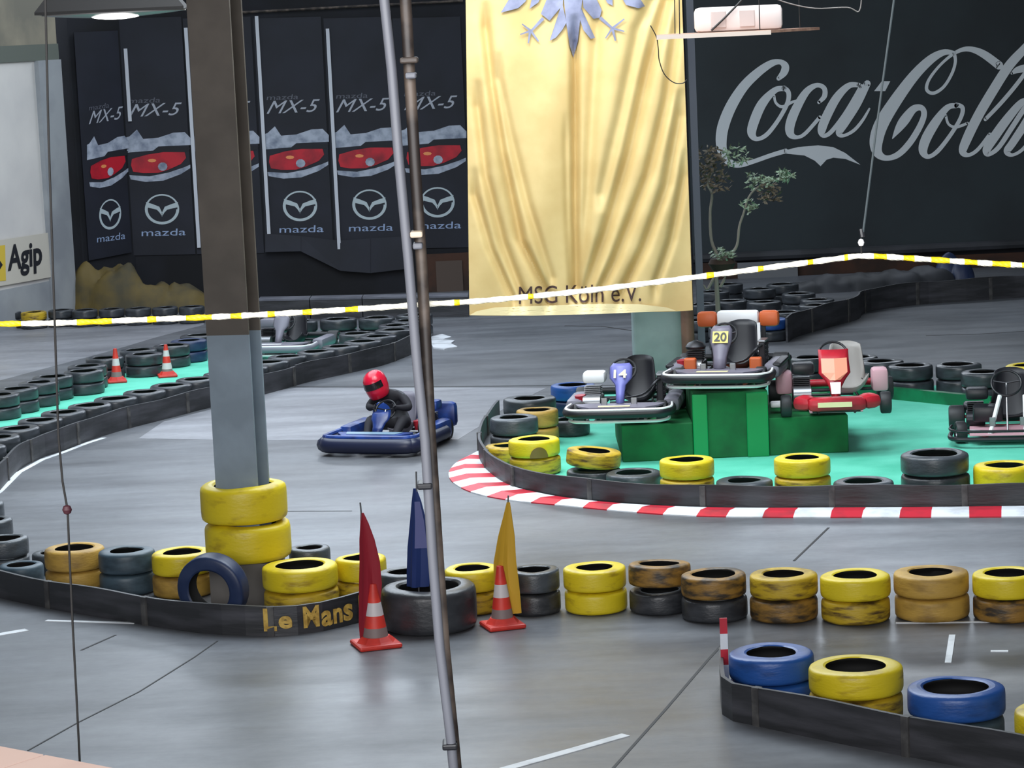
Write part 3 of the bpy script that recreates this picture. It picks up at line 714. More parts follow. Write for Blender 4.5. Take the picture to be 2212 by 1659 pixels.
# --- long row of two-high stacks
GR = 'two-high tyre stacks along the row'
row = [(1163,1226,112,[GRY,BLK],'grey-black','black','stack beside the yellow flag cone'), (1282,1222,136,[YEL,YEL],'clean bright yellow','bright yellow','stack between the black and the brown-topped one'),
       (1415,1222,134,[BRN,BLK],'black-topped brown','black','stack next to the clean yellow stack'), (1549,1236,142,[BRN,BLK],'brown-yellow smeared','black','stack just before the all-yellow ones'),
       (1692,1236,146,[YELD,BRN],'dirty yellow','brown stained','first all-yellow stack after the black-bottomed ones'), (1846,1238,150,[YEL,YELD],'soiled yellow','dirty yellow','second all-yellow stack after the black-bottomed ones'),
       (2004,1232,160,[TAN,TAN],'wide orange-tan','orange-tan','stack left of the gap in the row'), (2178,1234,146,[YEL,BRN],'yellow','brown-streaked','stack right of the gap in the row'), (2330,1236,146,[YELD,YELD],'soiled yellow','dirty yellow','second stack past the gap in the row'), (2482,1236,146,[YEL,YELD],'clean yellow','dirty yellow','third stack past the gap in the row')]
for x, y, w_, ms, a, b, s_ in row:
    stack(x, y, .385, w_, ms, [f'{a} top tyre of the {s_}', f'{b} bottom tyre of the {s_}'], GR, tilt=(0.05, -0.03) if x == 1415 else None)
stack(1020, 1224, .385, 122, [YEL, YELD], ['bright yellow top tyre between the big black tyre and the yellow flag cone', 'yellow bottom tyre between the big black tyre and the yellow flag cone'], GR)
stack(872, 1232, .36, 118, [GRY, BLK], ['grey-black top tyre behind the blue flag', 'grey-black bottom tyre behind the blue flag'], GR)
cb = G(925, 1262, .37); BIGT = Vector((cb.x, cb.y, 0))
tyre(BIGT, .80, .37, BLK, 'big wide black tyre standing in front of the row and holding the blue flag', var=2)
# --- column ring and its neighbours
tyre((CB.x, CB.y, .72), .765, .335, YEL, 'upper big yellow tyre threaded around the steel column', 'yellow tyres around the steel column', var=3)
tyre((CB.x+.02, CB.y-.01, .375), .775, .335, YEL, 'lower big yellow tyre threaded around the steel column', 'yellow tyres around the steel column', var=3)
pl = MB(); 
for sx, sy, dx, dy in ((0, -.265, .62, .09), (0, .265, .62, .09), (-.265, 0, .09, .44), (.265, 0, .09, .44)): pl.box((CB.x+sx, CB.y+sy, .187), (dx, dy, .374))
tag(pl.obj('concrete_plinth', mat('plinth_grey', rgb(112, 108, 104), 0.8)), 'grey square plinth carrying the yellow tyres around the column', 'plinth')
stack(650, 1216, .42, 164, [YEL, YELD], ['large bright yellow tyre above the belt lettering, beside the column', 'lower yellow tyre behind the lettered belt panels'], GR)
stack(775, 1202, .40, 112, [YEL, YELD], ['small bright yellow tyre between the large yellow tyre and the red flag', 'lower yellow tyre behind the red flag cone'], GR)
stack(668, 1180, .38, 90, [GRY, BLK], ['dark tyre half hidden behind the yellow column tyres', 'lower dark tyre hidden behind the yellow column tyres'], GR)
stack(390, 1189, .40, 132, [YEL, TAN], ['bright yellow tyre between the blue-grey tyre and the column', 'tan tyre under the bright yellow one by the column'], GR)
stack(276, 1186, .40, 122, [BLUG, BLUG], ['blue-grey tyre between the tan and the yellow tyre', 'lower blue-grey tyre behind the belt wall'], GR)
stack(160, 1180, .40, 130, [TAN, TAN], ['sandy tan tyre with the black rope hanging in front of it', 'lower sandy tan tyre behind the belt wall'], GR)
lt = tyre((0,0,0), .62, .19, BLUD, 'dark blue tyre leaning upright against the column plinth', var=0)
p = G(468, 1352); lt.location = (p.x, p.y+0.28, 0.30); lt.rotation_euler = (math.radians(97), 0, math.radians(-20))
GD = 'dark tyres at the bend left of the tan tyre'
for i, (x, y, z, w_, m) in enumerate(((45,1158,.36,104,GRY), (80,1192,.20,96,GRY), (38,1218,.20,96,BLUG), (-40,1196,.36,100,GRY), (-62,1150,.36,100,GRY), (-28,1120,.36,96,GRY), (-40,1085,.36,96,GRY), (-110,1120,.36,96,GRY))):
    k = 2 if z > .3 else 1
    labs = {0: ['dark grey tyre just behind the sandy tan tyre, tops of its stack', 'lower dark grey tyre behind the sandy tan tyre'], 1: 'low dark tyre touching the sandy tan tyre', 2: 'low blue-grey rimmed tyre in front of the dark stack by the tan tyre'}.get(i, 'dark grey tyre in the bend beyond the sandy tan tyre')
    stack(x, y, z, w_, [m]*k, labs, GD)
# --- right island tyres
GI = 'tyres behind the curved belt wall of the podium island'
stack(1153, 947, .40, 110, [YEL, YELD], ['bright yellow tyre with a brown semicircle mark at the island tip', 'grubby yellow tyre under the marked yellow one'], GI)
stack(1083, 962, .20, 92, [YELD], 'low half yellow tyre at the very tip of the podium island', GI)
stack(1110, 900, .42, 104, [GRY, BLK], ['grey tyre in front of the tan tyre near the island tip', 'lower dark tyre near the island tip'], GI)
stack(1160, 884, .42, 92, [TAN, TAN], ['tan tyre squeezed between two grey tyres near the island tip', 'lower tan tyre near the island tip'], GI)
stack(1150, 859, .44, 114, [GRY, BLK], ['large grey tyre behind the tan tyre near the island tip', 'lower dark tyre under the large grey one'], GI)
stack(1237, 830, .40, 96, [BLU, BLUD], ['blue tyre beside the kart numbered 14', 'lower blue tyre beside the kart numbered 14'], GI)
stack(1225, 905, .20, 84, [BLK], 'black tyre lying on green carpet under the kart numbered 14', GI)
stack(1281, 978, .36, 118, [YELD, BLK], ['worn yellow tyre lying tilted between the marked yellow tyre and the podium', 'dark tyre under the tilted worn yellow tyre'], GI, tilt=(0.02, -0.12))
stack(1368, 1019, .21, 122, [GRY], 'low grey tyre between the tilted yellow tyre and the first clean yellow one', GI)
stack(1483, 991, .40, 118, [YEL, YELD], ['clean yellow tyre in front of the tall middle podium block', 'lower pale tyre in front of the tall middle podium block'], GI)
stack(1612, 1036, .20, 122, [GRY], 'low grey tyre between the two clean yellow tyres of the island', GI)
stack(1728, 987, .40, 122, [YEL, YELD], ['clean yellow tyre in front of the red kart', 'lower yellow tyre in front of the red kart'], GI)
stack(1865, 1038, .20, 130, [GRY], 'low grey tyre between the front yellow tyre and the big grey one', GI)
stack(2021, 978, .43, 148, [GRY, BLK], ['big slate grey tyre in front of the bare-framed kart', 'lower dark tyre under the big slate grey one'], GI)
stack(2168, 1002, .31, 136, [YEL], 'wide yellow tyre in front of the bare-framed kart', GI)
stack(2320, 1010, .31, 130, [GRY], 'grey tyre past the wide yellow tyre at the picture edge', GI)
stack(2470, 1000, .40, 122, [YEL, YELD], ['yellow tyre past the edge grey tyre of the island', 'lower yellow tyre past the edge grey tyre of the island'], GI)
stack(2610, 1038, .20, 122, [GRY], 'low grey tyre at the far right end of the island belt', GI)
GK = 'black tyres behind the green beam'
GKL = {1757: 'the pair at the beam end next to the kart numbered 20', 2126: 'the pair beside the yellow-topped stack behind the bare-framed kart'}
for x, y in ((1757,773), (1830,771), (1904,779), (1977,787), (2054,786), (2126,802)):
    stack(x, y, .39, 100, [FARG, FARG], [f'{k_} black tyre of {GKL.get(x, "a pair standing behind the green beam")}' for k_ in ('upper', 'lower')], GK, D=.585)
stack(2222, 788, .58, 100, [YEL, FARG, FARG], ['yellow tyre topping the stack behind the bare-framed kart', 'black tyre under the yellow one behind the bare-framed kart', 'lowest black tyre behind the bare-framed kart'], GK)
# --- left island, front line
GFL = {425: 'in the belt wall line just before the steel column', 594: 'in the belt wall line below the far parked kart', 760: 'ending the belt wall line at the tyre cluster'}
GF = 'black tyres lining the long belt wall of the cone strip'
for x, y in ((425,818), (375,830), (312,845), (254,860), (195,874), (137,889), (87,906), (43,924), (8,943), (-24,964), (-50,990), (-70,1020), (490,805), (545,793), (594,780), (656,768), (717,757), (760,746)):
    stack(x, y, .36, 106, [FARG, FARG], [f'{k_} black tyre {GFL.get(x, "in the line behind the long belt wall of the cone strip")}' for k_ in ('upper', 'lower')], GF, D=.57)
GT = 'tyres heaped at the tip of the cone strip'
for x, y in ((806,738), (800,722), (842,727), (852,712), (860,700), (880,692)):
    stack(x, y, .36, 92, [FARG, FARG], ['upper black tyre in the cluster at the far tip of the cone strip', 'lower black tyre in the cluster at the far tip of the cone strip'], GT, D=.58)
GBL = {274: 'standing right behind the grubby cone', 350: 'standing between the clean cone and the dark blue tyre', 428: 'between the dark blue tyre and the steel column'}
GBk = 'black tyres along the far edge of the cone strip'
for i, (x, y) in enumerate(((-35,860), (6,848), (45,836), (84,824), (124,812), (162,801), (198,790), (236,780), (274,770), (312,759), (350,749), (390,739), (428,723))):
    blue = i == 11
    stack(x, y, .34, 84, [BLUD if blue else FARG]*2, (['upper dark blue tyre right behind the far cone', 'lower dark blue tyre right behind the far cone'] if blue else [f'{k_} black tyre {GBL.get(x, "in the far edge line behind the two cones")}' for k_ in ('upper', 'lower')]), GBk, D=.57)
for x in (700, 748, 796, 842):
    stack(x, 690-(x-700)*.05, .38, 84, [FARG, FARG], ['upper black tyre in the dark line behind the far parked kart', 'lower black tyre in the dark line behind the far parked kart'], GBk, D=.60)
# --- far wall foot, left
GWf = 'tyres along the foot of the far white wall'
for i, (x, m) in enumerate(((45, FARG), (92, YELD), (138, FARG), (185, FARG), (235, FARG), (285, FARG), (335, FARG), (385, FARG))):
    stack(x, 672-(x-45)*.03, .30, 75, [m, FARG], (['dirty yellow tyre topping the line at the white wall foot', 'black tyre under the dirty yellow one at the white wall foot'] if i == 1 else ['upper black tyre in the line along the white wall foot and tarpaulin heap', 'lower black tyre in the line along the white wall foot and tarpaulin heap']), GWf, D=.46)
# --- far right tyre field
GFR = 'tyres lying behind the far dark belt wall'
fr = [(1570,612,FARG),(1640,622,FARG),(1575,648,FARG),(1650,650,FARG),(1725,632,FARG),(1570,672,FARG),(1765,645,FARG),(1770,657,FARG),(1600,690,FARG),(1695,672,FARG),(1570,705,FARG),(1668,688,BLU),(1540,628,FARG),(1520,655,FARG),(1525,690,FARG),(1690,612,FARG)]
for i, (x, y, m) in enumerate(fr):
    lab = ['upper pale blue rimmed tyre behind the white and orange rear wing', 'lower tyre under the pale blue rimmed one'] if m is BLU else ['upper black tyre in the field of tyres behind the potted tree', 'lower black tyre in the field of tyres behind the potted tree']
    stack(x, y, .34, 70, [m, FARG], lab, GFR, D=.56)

# ================================================================== belt walls
def belt(pts_px, h, label, group='rubber belt walls around the track', seg_len=1.35, th=0.03, sm=True, z0=0.0):
    P = [G(x, y) for x, y in pts_px]; P = catmull(P, 6) if sm else P
    root = thing('belt_wall', (0,0,0), label, 'barrier', group)
    R = resample(P, 0.22); BELTS.append(resample(P, 0.05)); per = max(2, int(round(seg_len/0.22)))
    n = []
    for i in range(len(R)):
        t = (R[min(i+1, len(R)-1)] - R[max(i-1, 0)]).normalized(); n.append(Vector((-t.y, t.x, 0)))
    i = 0; k = 0
    while i < len(R)-1:
        j = min(i+per, len(R)-1)
        if len(R)-1-j < 2: j = len(R)-1
        mb = MB(); V = []; e = 0.006 if k % 2 else 0.0
        for q in range(i, j+1):
            for (o, z) in ((-th/2-e, z0), (th/2-e, z0), (th/2-e, h*(1+.03*math.sin(q*.9))), (-th/2-e, h*(1+.03*math.sin(q*.9)))):
                v = R[q] + n[q]*o; V.append((v.x, v.y, z))
        Fc = [(a*4+b, a*4+(b+1) % 4, (a+1)*4+(b+1) % 4, (a+1)*4+b) for a in range(j-i) for b in range(4)] + [(0,3,2,1), tuple((j-i)*4+b for b in range(4))]
        mb.add(V, Fc); mb.obj('belt_panel', BELT, root)
        if j < len(R)-1:
            p = R[j]; d = n[j]; t = Vector((d.y, -d.x, 0)); s = MB()
            s.prism([p + t*(-.03) - d*(th/2+.012+e), p + t*.03 - d*(th/2+.012+e), p + t*.03 + d*(th/2+.012), p - t*.03 + d*(th/2+.012)], (0, 0, h*.98)); s.obj('joint_strap', STRAP, root)
        i = j; k += 1
    return root, R, n
BLA = belt([(1560,1478),(1561,1520),(1566,1553),(1640,1568),(1830,1608),(2100,1660),(2212,1682),(2330,1706),(2700,1780)], .285, 'near black belt wall fencing the blue and yellow tyres', sm=False)
BLB = belt([(-60,1274),(0,1291),(120,1316),(250,1338),(360,1357),(445,1368),(540,1373),(620,1372),(700,1362),(782,1342)], .255, 'black belt wall bending in front of the column, with yellow lettering')
BLC = belt([(-60,1128),(0,1056),(41,1014),(92,987),(133,974),(190,952),(271,927),(353,906),(458,879),(574,851),(667,824)], .28, 'long curved belt wall along the cone strip')
BLD = belt([(640,832),(667,825),(766,803),(829,788),(889,765),(905,752)], .29, 'straight belt wall behind the blue kart driver')
BLE = belt([(1078,905),(1052,940),(1038,975),(1040,1000),(1062,1026),(1102,1052),(1160,1067),(1221,1078),(1319,1089),(1427,1096),(1550,1100),(1671,1101),(1850,1100),(2030,1099),(2212,1097),(2330,1096),(2700,1094)], .245, 'curved belt wall around the podium island above the striped kerb')
BLF = belt([(1700,740),(1722,727),(1790,707),(1851,690),(1860,680),(1886,671),(1983,658),(2100,650),(2212,642),(2330,636),(2700,622)], .38, 'far dark belt wall rising behind the white and orange rear wing')
# lettering on the bend belt wall
def on_belt(u, z, R, n, off):
    i = max(0, min(len(R)-2, int(u))); f = u-i; p = R[i]*(1-f)+R[i+1]*f; d = n[i]*(1-f)+n[i+1]*f
    return Vector((p.x, p.y, z)) + Vector((d.x, d.y, 0))*off
rootB, RB, nB = BLB
def proj(p):
    q = R3.transposed() @ (p-CP); return (IW/2 + F*q.x/-q.z, IH/2 - F*q.y/-q.z)
def u_at(px):
    for i in range(len(RB)-1):
        a, b = proj(RB[i])[0], proj(RB[i+1])[0]
        if a <= px <= b: return i + (px-a)/(b-a)
    return len(RB)-1.0
sgn = -1 if (on_belt(5, 0, RB, nB, 0.05)-CP).length > (on_belt(5, 0, RB, nB, -0.05)-CP).length else 1
def belt_text(s, x0, x1, z0, z1, nm='stencil_letter'):
    uv, fs = text2d(s, bold=0.035); a, b = u_at(x0), u_at(x1); mb = MB()
    mb.add([on_belt(a+(b-a)*u, z0+(z1-z0)*v, RB, nB, sgn*0.034) for u, v in uv], fs); mb.obj(nm, LETY, rootB)
belt_text('L', 573, 600, .045, .24); belt_text('e', 604, 632, .06, .17)
belt_text('M', 655, 688, .05, .235); belt_text('a', 692, 715, .04, .175); belt_text('n', 717, 736, .045, .175); belt_text('s', 738, 758, .045, .19)
ON_CARPET = {GI, GK, GF, GT, GBk}
for t_ in STK:
    if t_['g'] in ON_CARPET: t_['base'] = .0105; t_['zt'] += .008
p_, q_ = G(1705, 842), G(2140, 886); d_ = (q_-p_).normalized(); o_ = Vector((-d_.y, d_.x, 0))*.09
BELTS.append([p_+o_+(q_-p_)*(k/120) for k in range(121)])
BELTS.append([AB+(A1-AB)*(k/200)+AN*.1 for k in range(201)])
CONES += [(G(x, y), .17) for x, y in ((253,827),(362,815))]
FIXED += [(BIGT, .41), (Vector((CB.x, CB.y, 0)), .385)]
settle()
for o in [q for q in COL.objects if q.name.startswith('tyre') and 'semicircle' in q.get('label', '')]:
    rz = o.rotation_euler.z; V = []; n = 10
    for k in range(n+1):
        a = -.36+.72*k/n; zt = .06+.62*math.sqrt(max(0, 1-(a/.37)**2)); w_ = math.radians(-80)+a-rz
        for z in (.05, .05+(zt-.05)*.5, zt): V.append((.512*math.cos(w_), .512*math.sin(w_), z))
    MB().add(V, [(k*3+j, (k+1)*3+j, (k+1)*3+j+1, k*3+j+1) for k in range(n) for j in range(2)]).obj('brown_mark', mat('brown_stain', rgb(118, 96, 40), .5), o, smooth=True)
belt_text('I', 771, 778, .03, .24, 'painted_bar')
# ================================================================== kerb
def line_pts(L): return resample(catmull([G(x, y) for x, y in L], 8), 0.02)
inn = line_pts([(1052,965),(1042,985),(1046,1004),(1066,1028),(1104,1054),(1160,1069),(1221,1080),(1319,1091),(1427,1098),(1550,1102),(1671,1103),(1850,1102),(2030,1101),(2212,1099),(2330,1098),(2700,1096)])
out = line_pts([(1034,980),(1004,990),(980,1006),(969,1027),(983,1047),(1026,1067),(1102,1082),(1221,1094),(1357,1107),(1492,1116),(1671,1119),(1850,1119),(2030,1119),(2212,1118),(2330,1117),(2700,1115)])
kerb = thing('kerb', (0,0,0), 'red and white striped kerb around the podium island', 'kerb')
def arc(L):
    s = [0.0]
    for a, b in zip(L, L[1:]): s.append(s[-1]+(b-a).length)
    return s
so = arc(out)
def at(L, S_, s):
    import bisect
    i = max(1, min(len(L)-1, bisect.bisect_left(S_, s))); t = (s-S_[i-1])/max(1e-9, S_[i]-S_[i-1]); return L[i-1]*(1-t)+L[i]*t
def inner_of(p): return min(inn, key=lambda q: (q-p).length_squared)
s = 0.0; k = 0
while s < so[-1]-.05:
    ln = .37 if k % 2 == 0 else .31
    e = min(s+ln, so[-1]); mb = MB(); V = []; N_ = 5
    for q in range(N_+1):
        p = at(out, so, s+(e-s)*q/N_); i_ = inner_of(p); 
        for (pt, z) in ((p, 0), (p, .012), (p*.6+i_*.4, .045), (i_, .03), (i_, 0)): V.append((pt.x, pt.y, z))
    Fc = [(a*5+b, a*5+(b+1) % 5, (a+1)*5+(b+1) % 5, (a+1)*5+b) for a in range(N_) for b in range(5)] + [(0,4,3,2,1), tuple(N_*5+b for b in range(5))]
    mb.add(V, Fc); mb.obj('kerb_block', KWHT if k % 2 == 0 else KRED, kerb)
    s = e; k += 1
# ================================================================== carpets
def carpet(pts, label, z=.008, name='carpet'):
    mb = MB(); mb.prism([G(x, y)+Vector((0,0,.001)) for x, y in pts], (0,0,z)); return tag(mb.obj(name, CARPET), label, 'carpet')
carpet([(1062,968),(1058,995),(1104,1044),(1221,1070),(1319,1081),(1427,1088),(1550,1092),(2700,1086),(2700,838),(2212,838),(2100,840),(1900,826),(1740,818),(1600,818),(1400,835),(1220,872),(1110,915)], 'green carpet under the podium and karts')
carpet([(-60,1112),(0,1046),(92,978),(190,943),(271,919),(353,899),(458,872),(574,845),(667,819),(766,797),(829,782),(886,760),(905,735),(890,722),(748,722),(600,730),(425,754),(310,793),(165,838),(6,888),(-90,915)], 'green carpet strip with the two striped cones')
# ================================================================== podium
def pz(px, py, z): return G(px, py, z)
yf = G(1580, 990).y
def pod(x0, x1, zt, name='body'):
    a = PY(x0, 985, yf).x; b = PY(x1, 985, yf).x
    return a, b, MB().rbox(((a+b)/2, yf+.95, .009+(zt-.009)/2), (b-a, 1.9, zt-.009), .012)
Z1, Z2_, Z3_ = .43, .76, .44
a, b, mb = pod(1345, 1499, Z1); o1 = tag(mb.obj('podium_block', PODG), 'low green podium block carrying the kart numbered 14', 'podium', 'green podium blocks')
a2, b2, mb = pod(1500, 1662, Z2_)
o2 = thing('podium_block', (0,0,0), 'tall middle green podium block carrying the kart numbered 20', 'podium', 'green podium blocks')
mb.obj('body', PODG, o2)
PODL = mat('podium_green_gloss', rgb(0, 140, 74), 0.35)
for xa, xb in ((1499, 1531), (1615, 1662)):
    p, q = PY(xa, 985, yf).x, PY(xb, 985, yf).x
    MB().rbox(((p+q)/2, yf-.02, .009+(Z2_-.02)/2), (q-p, .04, Z2_-.02), .01).obj('front_board', PODL, o2)
a3, b3, mb = pod(1663, 1834, Z3_); o3 = tag(mb.obj('podium_block', PODG), 'low green podium block carrying the red kart', 'podium', 'green podium blocks')
# green beam at the back of the carpet
p, q = G(1705, 842), G(2140, 886); d = (q-p).normalized(); n_ = Vector((-d.y, d.x, 0))
tag(MB().prism([p+Vector((0,0,.01)), q+Vector((0,0,.01)), q+n_*.10+Vector((0,0,.01)), p+n_*.10+Vector((0,0,.01))], (0,0,.15)).obj('green_beam', BEAMG), 'green painted beam lying along the back of the carpet', 'beam')
# ================================================================== far barriers
p, q = G(560, 692), G(1015, 684)
root = thing('far_barrier', (0,0,0), 'long low grey-topped barrier in front of the car banners', 'barrier')
N_ = 4
for i in range(N_):
    a = p+(q-p)*(i/N_); b = p+(q-p)*((i+1)/N_-.004); z = .34
    MB().prism([a, b, b+Vector((0,.5,0)), a+Vector((0,.5,0))], (0,0,z)).obj('barrier_block', BELT, root)
    MB().prism([a+Vector((0,-.01,z)), b+Vector((0,-.01,z)), b+Vector((0,.5,z)), a+Vector((0,.5,z))], (0,0,.03)).obj('cap_board', BBAR, root)
mound('tarpaulin_roll', [(1740,632,.45,.22),(1800,628,.55,.27),(1870,624,.6,.28),(1940,620,.6,.32),(2000,616,.55,.34)], TARPK, 'long charcoal tarpaulin roll lying behind the far belt wall', 'tarpaulin', seed=3)
mound('blue_bag', [(2050,611,.30,.46),(2078,611,.24,.40)], BLUD, 'crumpled dark blue bag at the end of the charcoal tarpaulin roll', 'bag', seed=9)
# ================================================================== karts (local: nose towards -y, ground at z = 0)
def arc_pts(cx, cy, r, a0, a1, n, z): return [(cx+r*math.cos(a0+(a1-a0)*k/n), cy+r*math.sin(a0+(a1-a0)*k/n), z) for k in range(n+1)]
WHEEL_CACHE = {}
def wheel(root, x, y, r, wd, rim_m=DMETAL, steer=0.0):
    key = (r, wd)
    if key not in WHEEL_CACHE:
        M = Matrix.Rotation(math.pi/2, 4, 'Y')
        tb = MB().lathe([(r*.55, -wd*.42), (r*.75, -wd*.5), (r*.92, -wd*.46), (r, -wd*.33), (r, wd*.33), (r*.92, wd*.46), (r*.75, wd*.5), (r*.55, wd*.42)], 24, M=M, closed=True).mesh('wheel_tyre', KTYRE, True)
        rb = MB().lathe([(0.0, -wd*.20), (r*.2, -wd*.25), (r*.5, -wd*.2), (r*.57, -wd*.40), (r*.57, wd*.40), (r*.5, wd*.2), (r*.2, wd*.25), (0.0, wd*.20)], 20, M=M).mesh('rim', METAL, True)
        WHEEL_CACHE[key] = (tb, rb)
    tb, rb = WHEEL_CACHE[key]
    o = bpy.data.objects.new('wheel', tb); COL.objects.link(o); o.parent = root; o.location = (x, y, r); o.rotation_euler = (0, 0, steer)
    k = bpy.data.objects.new('rim', rb); COL.objects.link(k); k.parent = o
    return o
def bucket_seat(root, m, x=0.0, y=0.28, s=1.0, z=0.08):
    prof = [(-.20, .10), (-.10, .045), (.04, .03), (.13, .06), (.19, .16), (.24, .30), (.28, .42), (.30, .48)]
    V = []; nu = 10
    for j, (py_, pz_) in enumerate(prof):
        hw = .19 if j < 4 else .19-.012*(j-3)
        for i in range(nu+1):
            u = -1+2*i/nu; k = abs(u)**3
            if j < 4: V.append((x+u*hw*s, y+py_*s, z+(pz_+.13*k)*s))
            else: V.append((x+u*hw*s, y+(py_-.10*k)*s, z+(pz_-.02*k)*s))
    mb = MB().add(V, [(j*(nu+1)+i, j*(nu+1)+i+1, (j+1)*(nu+1)+i+1, (j+1)*(nu+1)+i) for j in range(len(prof)-1) for i in range(nu)])
    o = mb.obj('seat', m, root, smooth=True); md = o.modifiers.new('thick', 'SOLIDIFY'); md.thickness = .014; return o
def fairing(root, m, w_top, w_bot, z0, z1, y0, y1, num=None, plate=PYLO, shape=None, x=0.0):
    rows = shape or [(0, w_bot), (.25, w_bot*1.05), (.45, w_bot*1.3), (.62, w_top), (.9, w_top), (1.0, w_top*.72)]
    V = []; nu = 8
    for t, w_ in rows:
        for i in range(nu+1):
            u = -1+2*i/nu; V.append((x+u*w_/2, y0+(y1-y0)*t+.05*u*u, z0+(z1-z0)*t))
    o = MB().add(V, [(j*(nu+1)+i, j*(nu+1)+i+1, (j+1)*(nu+1)+i+1, (j+1)*(nu+1)+i) for j in range(len(rows)-1) for i in range(nu)]).obj('steering_fairing', m, root, smooth=True)
    md = o.modifiers.new('thick', 'SOLIDIFY'); md.thickness = .012
    if num:
        def fp(t, u, off): return Vector((x+u, y0+(y1-y0)*t-off, z0+(z1-z0)*t+off*.3))
        if plate:
            w2 = w_top*.36
            MB().prism([fp(.60, -w2, .008), fp(.60, w2, .008), fp(.87, w2, .008), fp(.87, -w2, .008)], (0, -.006, 0)).obj('number_plate', plate, o)
        q = [fp(.63, -w_top*.29, .020), fp(.63, w_top*.29, .020), fp(.84, w_top*.29, .020), fp(.84, -w_top*.29, .020)]
        text_quad(num, q, None, 'race_number', PBLK if plate else PCRM, o, bold=.02)
    return o
def steering(root, y=-.16, z=.50, r=.15, m=PBLK):
    M = Matrix.Translation((0, y, z)) @ Matrix.Rotation(math.radians(50), 4, 'X')
    pts = [M @ Vector((r*math.cos(k*math.pi/12), r*math.sin(k*math.pi/12), 0)) for k in range(24)]
    o = MB().tube(pts, .014, 8, closed=True).obj('steering_wheel', m, root, smooth=True)
    sp = MB()
    for a in (0.2, math.pi-.2, -math.pi/2): sp.tube([M @ Vector((0,0,0)), M @ Vector((r*math.cos(a), r*math.sin(a), 0))], .009, 6)
    sp.obj('spokes', DMETAL, o)
    MB().tube([M @ Vector((0,0,0)), (0, y-.36, .10)], .011, 8).obj('steering_column', METAL, root)
    return o
def engine(root, x, y, body=METAL, tank=None, red=True, z=.07, cover=DMETAL):
    e = MB(); e.rbox((x, y, z+.10), (.22, .28, .20), .02)
    for k in range(5): e.box((x, y-.02, z+.215+k*.022), (.19, .19, .010))
    o = e.obj('engine', cover, root)
    MB().tube([(x-.10, y-.17, z+.13), (x+.10, y-.17, z+.13)], .085, 14).obj('crankcase', body, o, smooth=True)
    if tank: MB().rbox((x+.02, y, z+.41), (.26, .24, .13), .035).obj('fuel_tank', tank, o, smooth=True)
    else: MB().lathe([(0,0),(.11,.0),(.12,.03),(.09,.07),(.02,.10),(0,.10)], 14, M=Matrix.Translation((x, y, z+.33))).obj('air_filter', DMETAL, o, smooth=True)
    if red: MB().tube([(x-.13, y-.14, z+.10), (x-.14, y-.15, z+.22)], [.055, .065], 12).obj('recoil_starter', PRED, o, smooth=True)
    MB().tube([(x, y+.12, z+.16), (x-.02, y+.26, z+.18), (x-.10, y+.40, z+.2), (x-.10, y+.52, z+.2)], [.022, .03, .045, .045], 10).obj('exhaust', DMETAL, o, smooth=True)
    return o
def frame_tubes(root, m, w_=.32, y0=-.62, y1=.72):
    mb = MB(); r = .015; z = .06
    for s in (-1, 1):
        mb.tube([(s*.20, y0-.1, z), (s*.24, y0+.1, z), (s*w_, -.1, z), (s*w_, .55, z), (s*.28, y1, z+.05)], r, 7)
        mb.tube([(s*.22, y0+.12, z), (s*.46, y0+.14, z+.05)], r, 7)
    for yy in (y0, -.15, .35, y1): mb.tube([(-.27, yy, z), (.27, yy, z)], r, 7)
    mb.tube([(-.62, .55, .14), (.62, .55, .14)], .02, 8)
    mb.obj('chassis_frame', m, root, smooth=True)
def bumper_loop(z, w_, y0, y1, inset=.17, r=.03):
    return catmull([(-w_/2+.02, y1, z), (-w_/2, y0+inset+.06, z), (-w_/2+.05, y0+inset*.5, z), (-w_/2+inset, y0+.02, z), (0, y0, z), (w_/2-inset, y0+.02, z), (w_/2-.05, y0+inset*.5, z), (w_/2, y0+inset+.06, z), (w_/2-.02, y1, z)], 5)
def full_bumper(root, w_=1.22, stripe=PWHT, lower=PWHT, y0=-.95, mk=PBLK):
    o = MB().tube(bumper_loop(.17, w_, y0, -.45), .055, 10).obj('front_bumper', mk, root, smooth=True)
    if stripe: MB().tube(bumper_loop(.215, w_+.02, y0-.02, -.45), .016, 8).obj('bumper_stripe', stripe, o, smooth=True)
    if lower: MB().tube(bumper_loop(.075, w_-.05, y0+.02, -.5), .018, 8).obj('lower_tube', lower, o, smooth=True)
    return o
def deck(root, m, sticker=PCRM):
    V = [(-.52, -.55, .215), (.52, -.55, .215), (.46, -.74, .215), (.32, -.90, .215), (-.32, -.90, .215), (-.46, -.74, .215)]
    o = MB().prism(V, (0, 0, .02)).obj('front_deck', m, root)
    if sticker: MB().prism([(-.22, -.86, .237), (.14, -.86, .237), (.14, -.78, .237), (-.22, -.78, .237)], (0, 0, .004)).obj('sticker', sticker, o)
    return o
def sidepods(root, m, x=.56, l=.72, which=(-1, 1), h=.17, y=.02, cap=None):
    for s in which:
        o = MB().rbox((s*x, y, .17), (.20, l, h), .06).obj('sidepod', m, root, smooth=True)
        if cap: MB().rbox((s*(x+.06), y, .235), (.10, l*.96, .05), .02).obj('pod_edge', cap, o)
def rear_bumper(root, m=PBLK, w_=1.2, y=.88, z=.18):
    MB().tube(catmull([(-w_/2, y-.2, z), (-w_/2+.06, y-.04, z), (0, y, z), (w_/2-.06, y-.04, z), (w_/2, y-.2, z)], 5), .045, 10).obj('rear_bumper', m, root, smooth=True)
def four_wheels(root, tf=.94, tr=1.10, steer=0.0):
    for s in (-1, 1):
        wheel(root, s*tf/2, -.52, .125, .125, steer=steer); wheel(root, s*tr/2, .55, .14, .19)
GKT = 'go-karts of the hall'
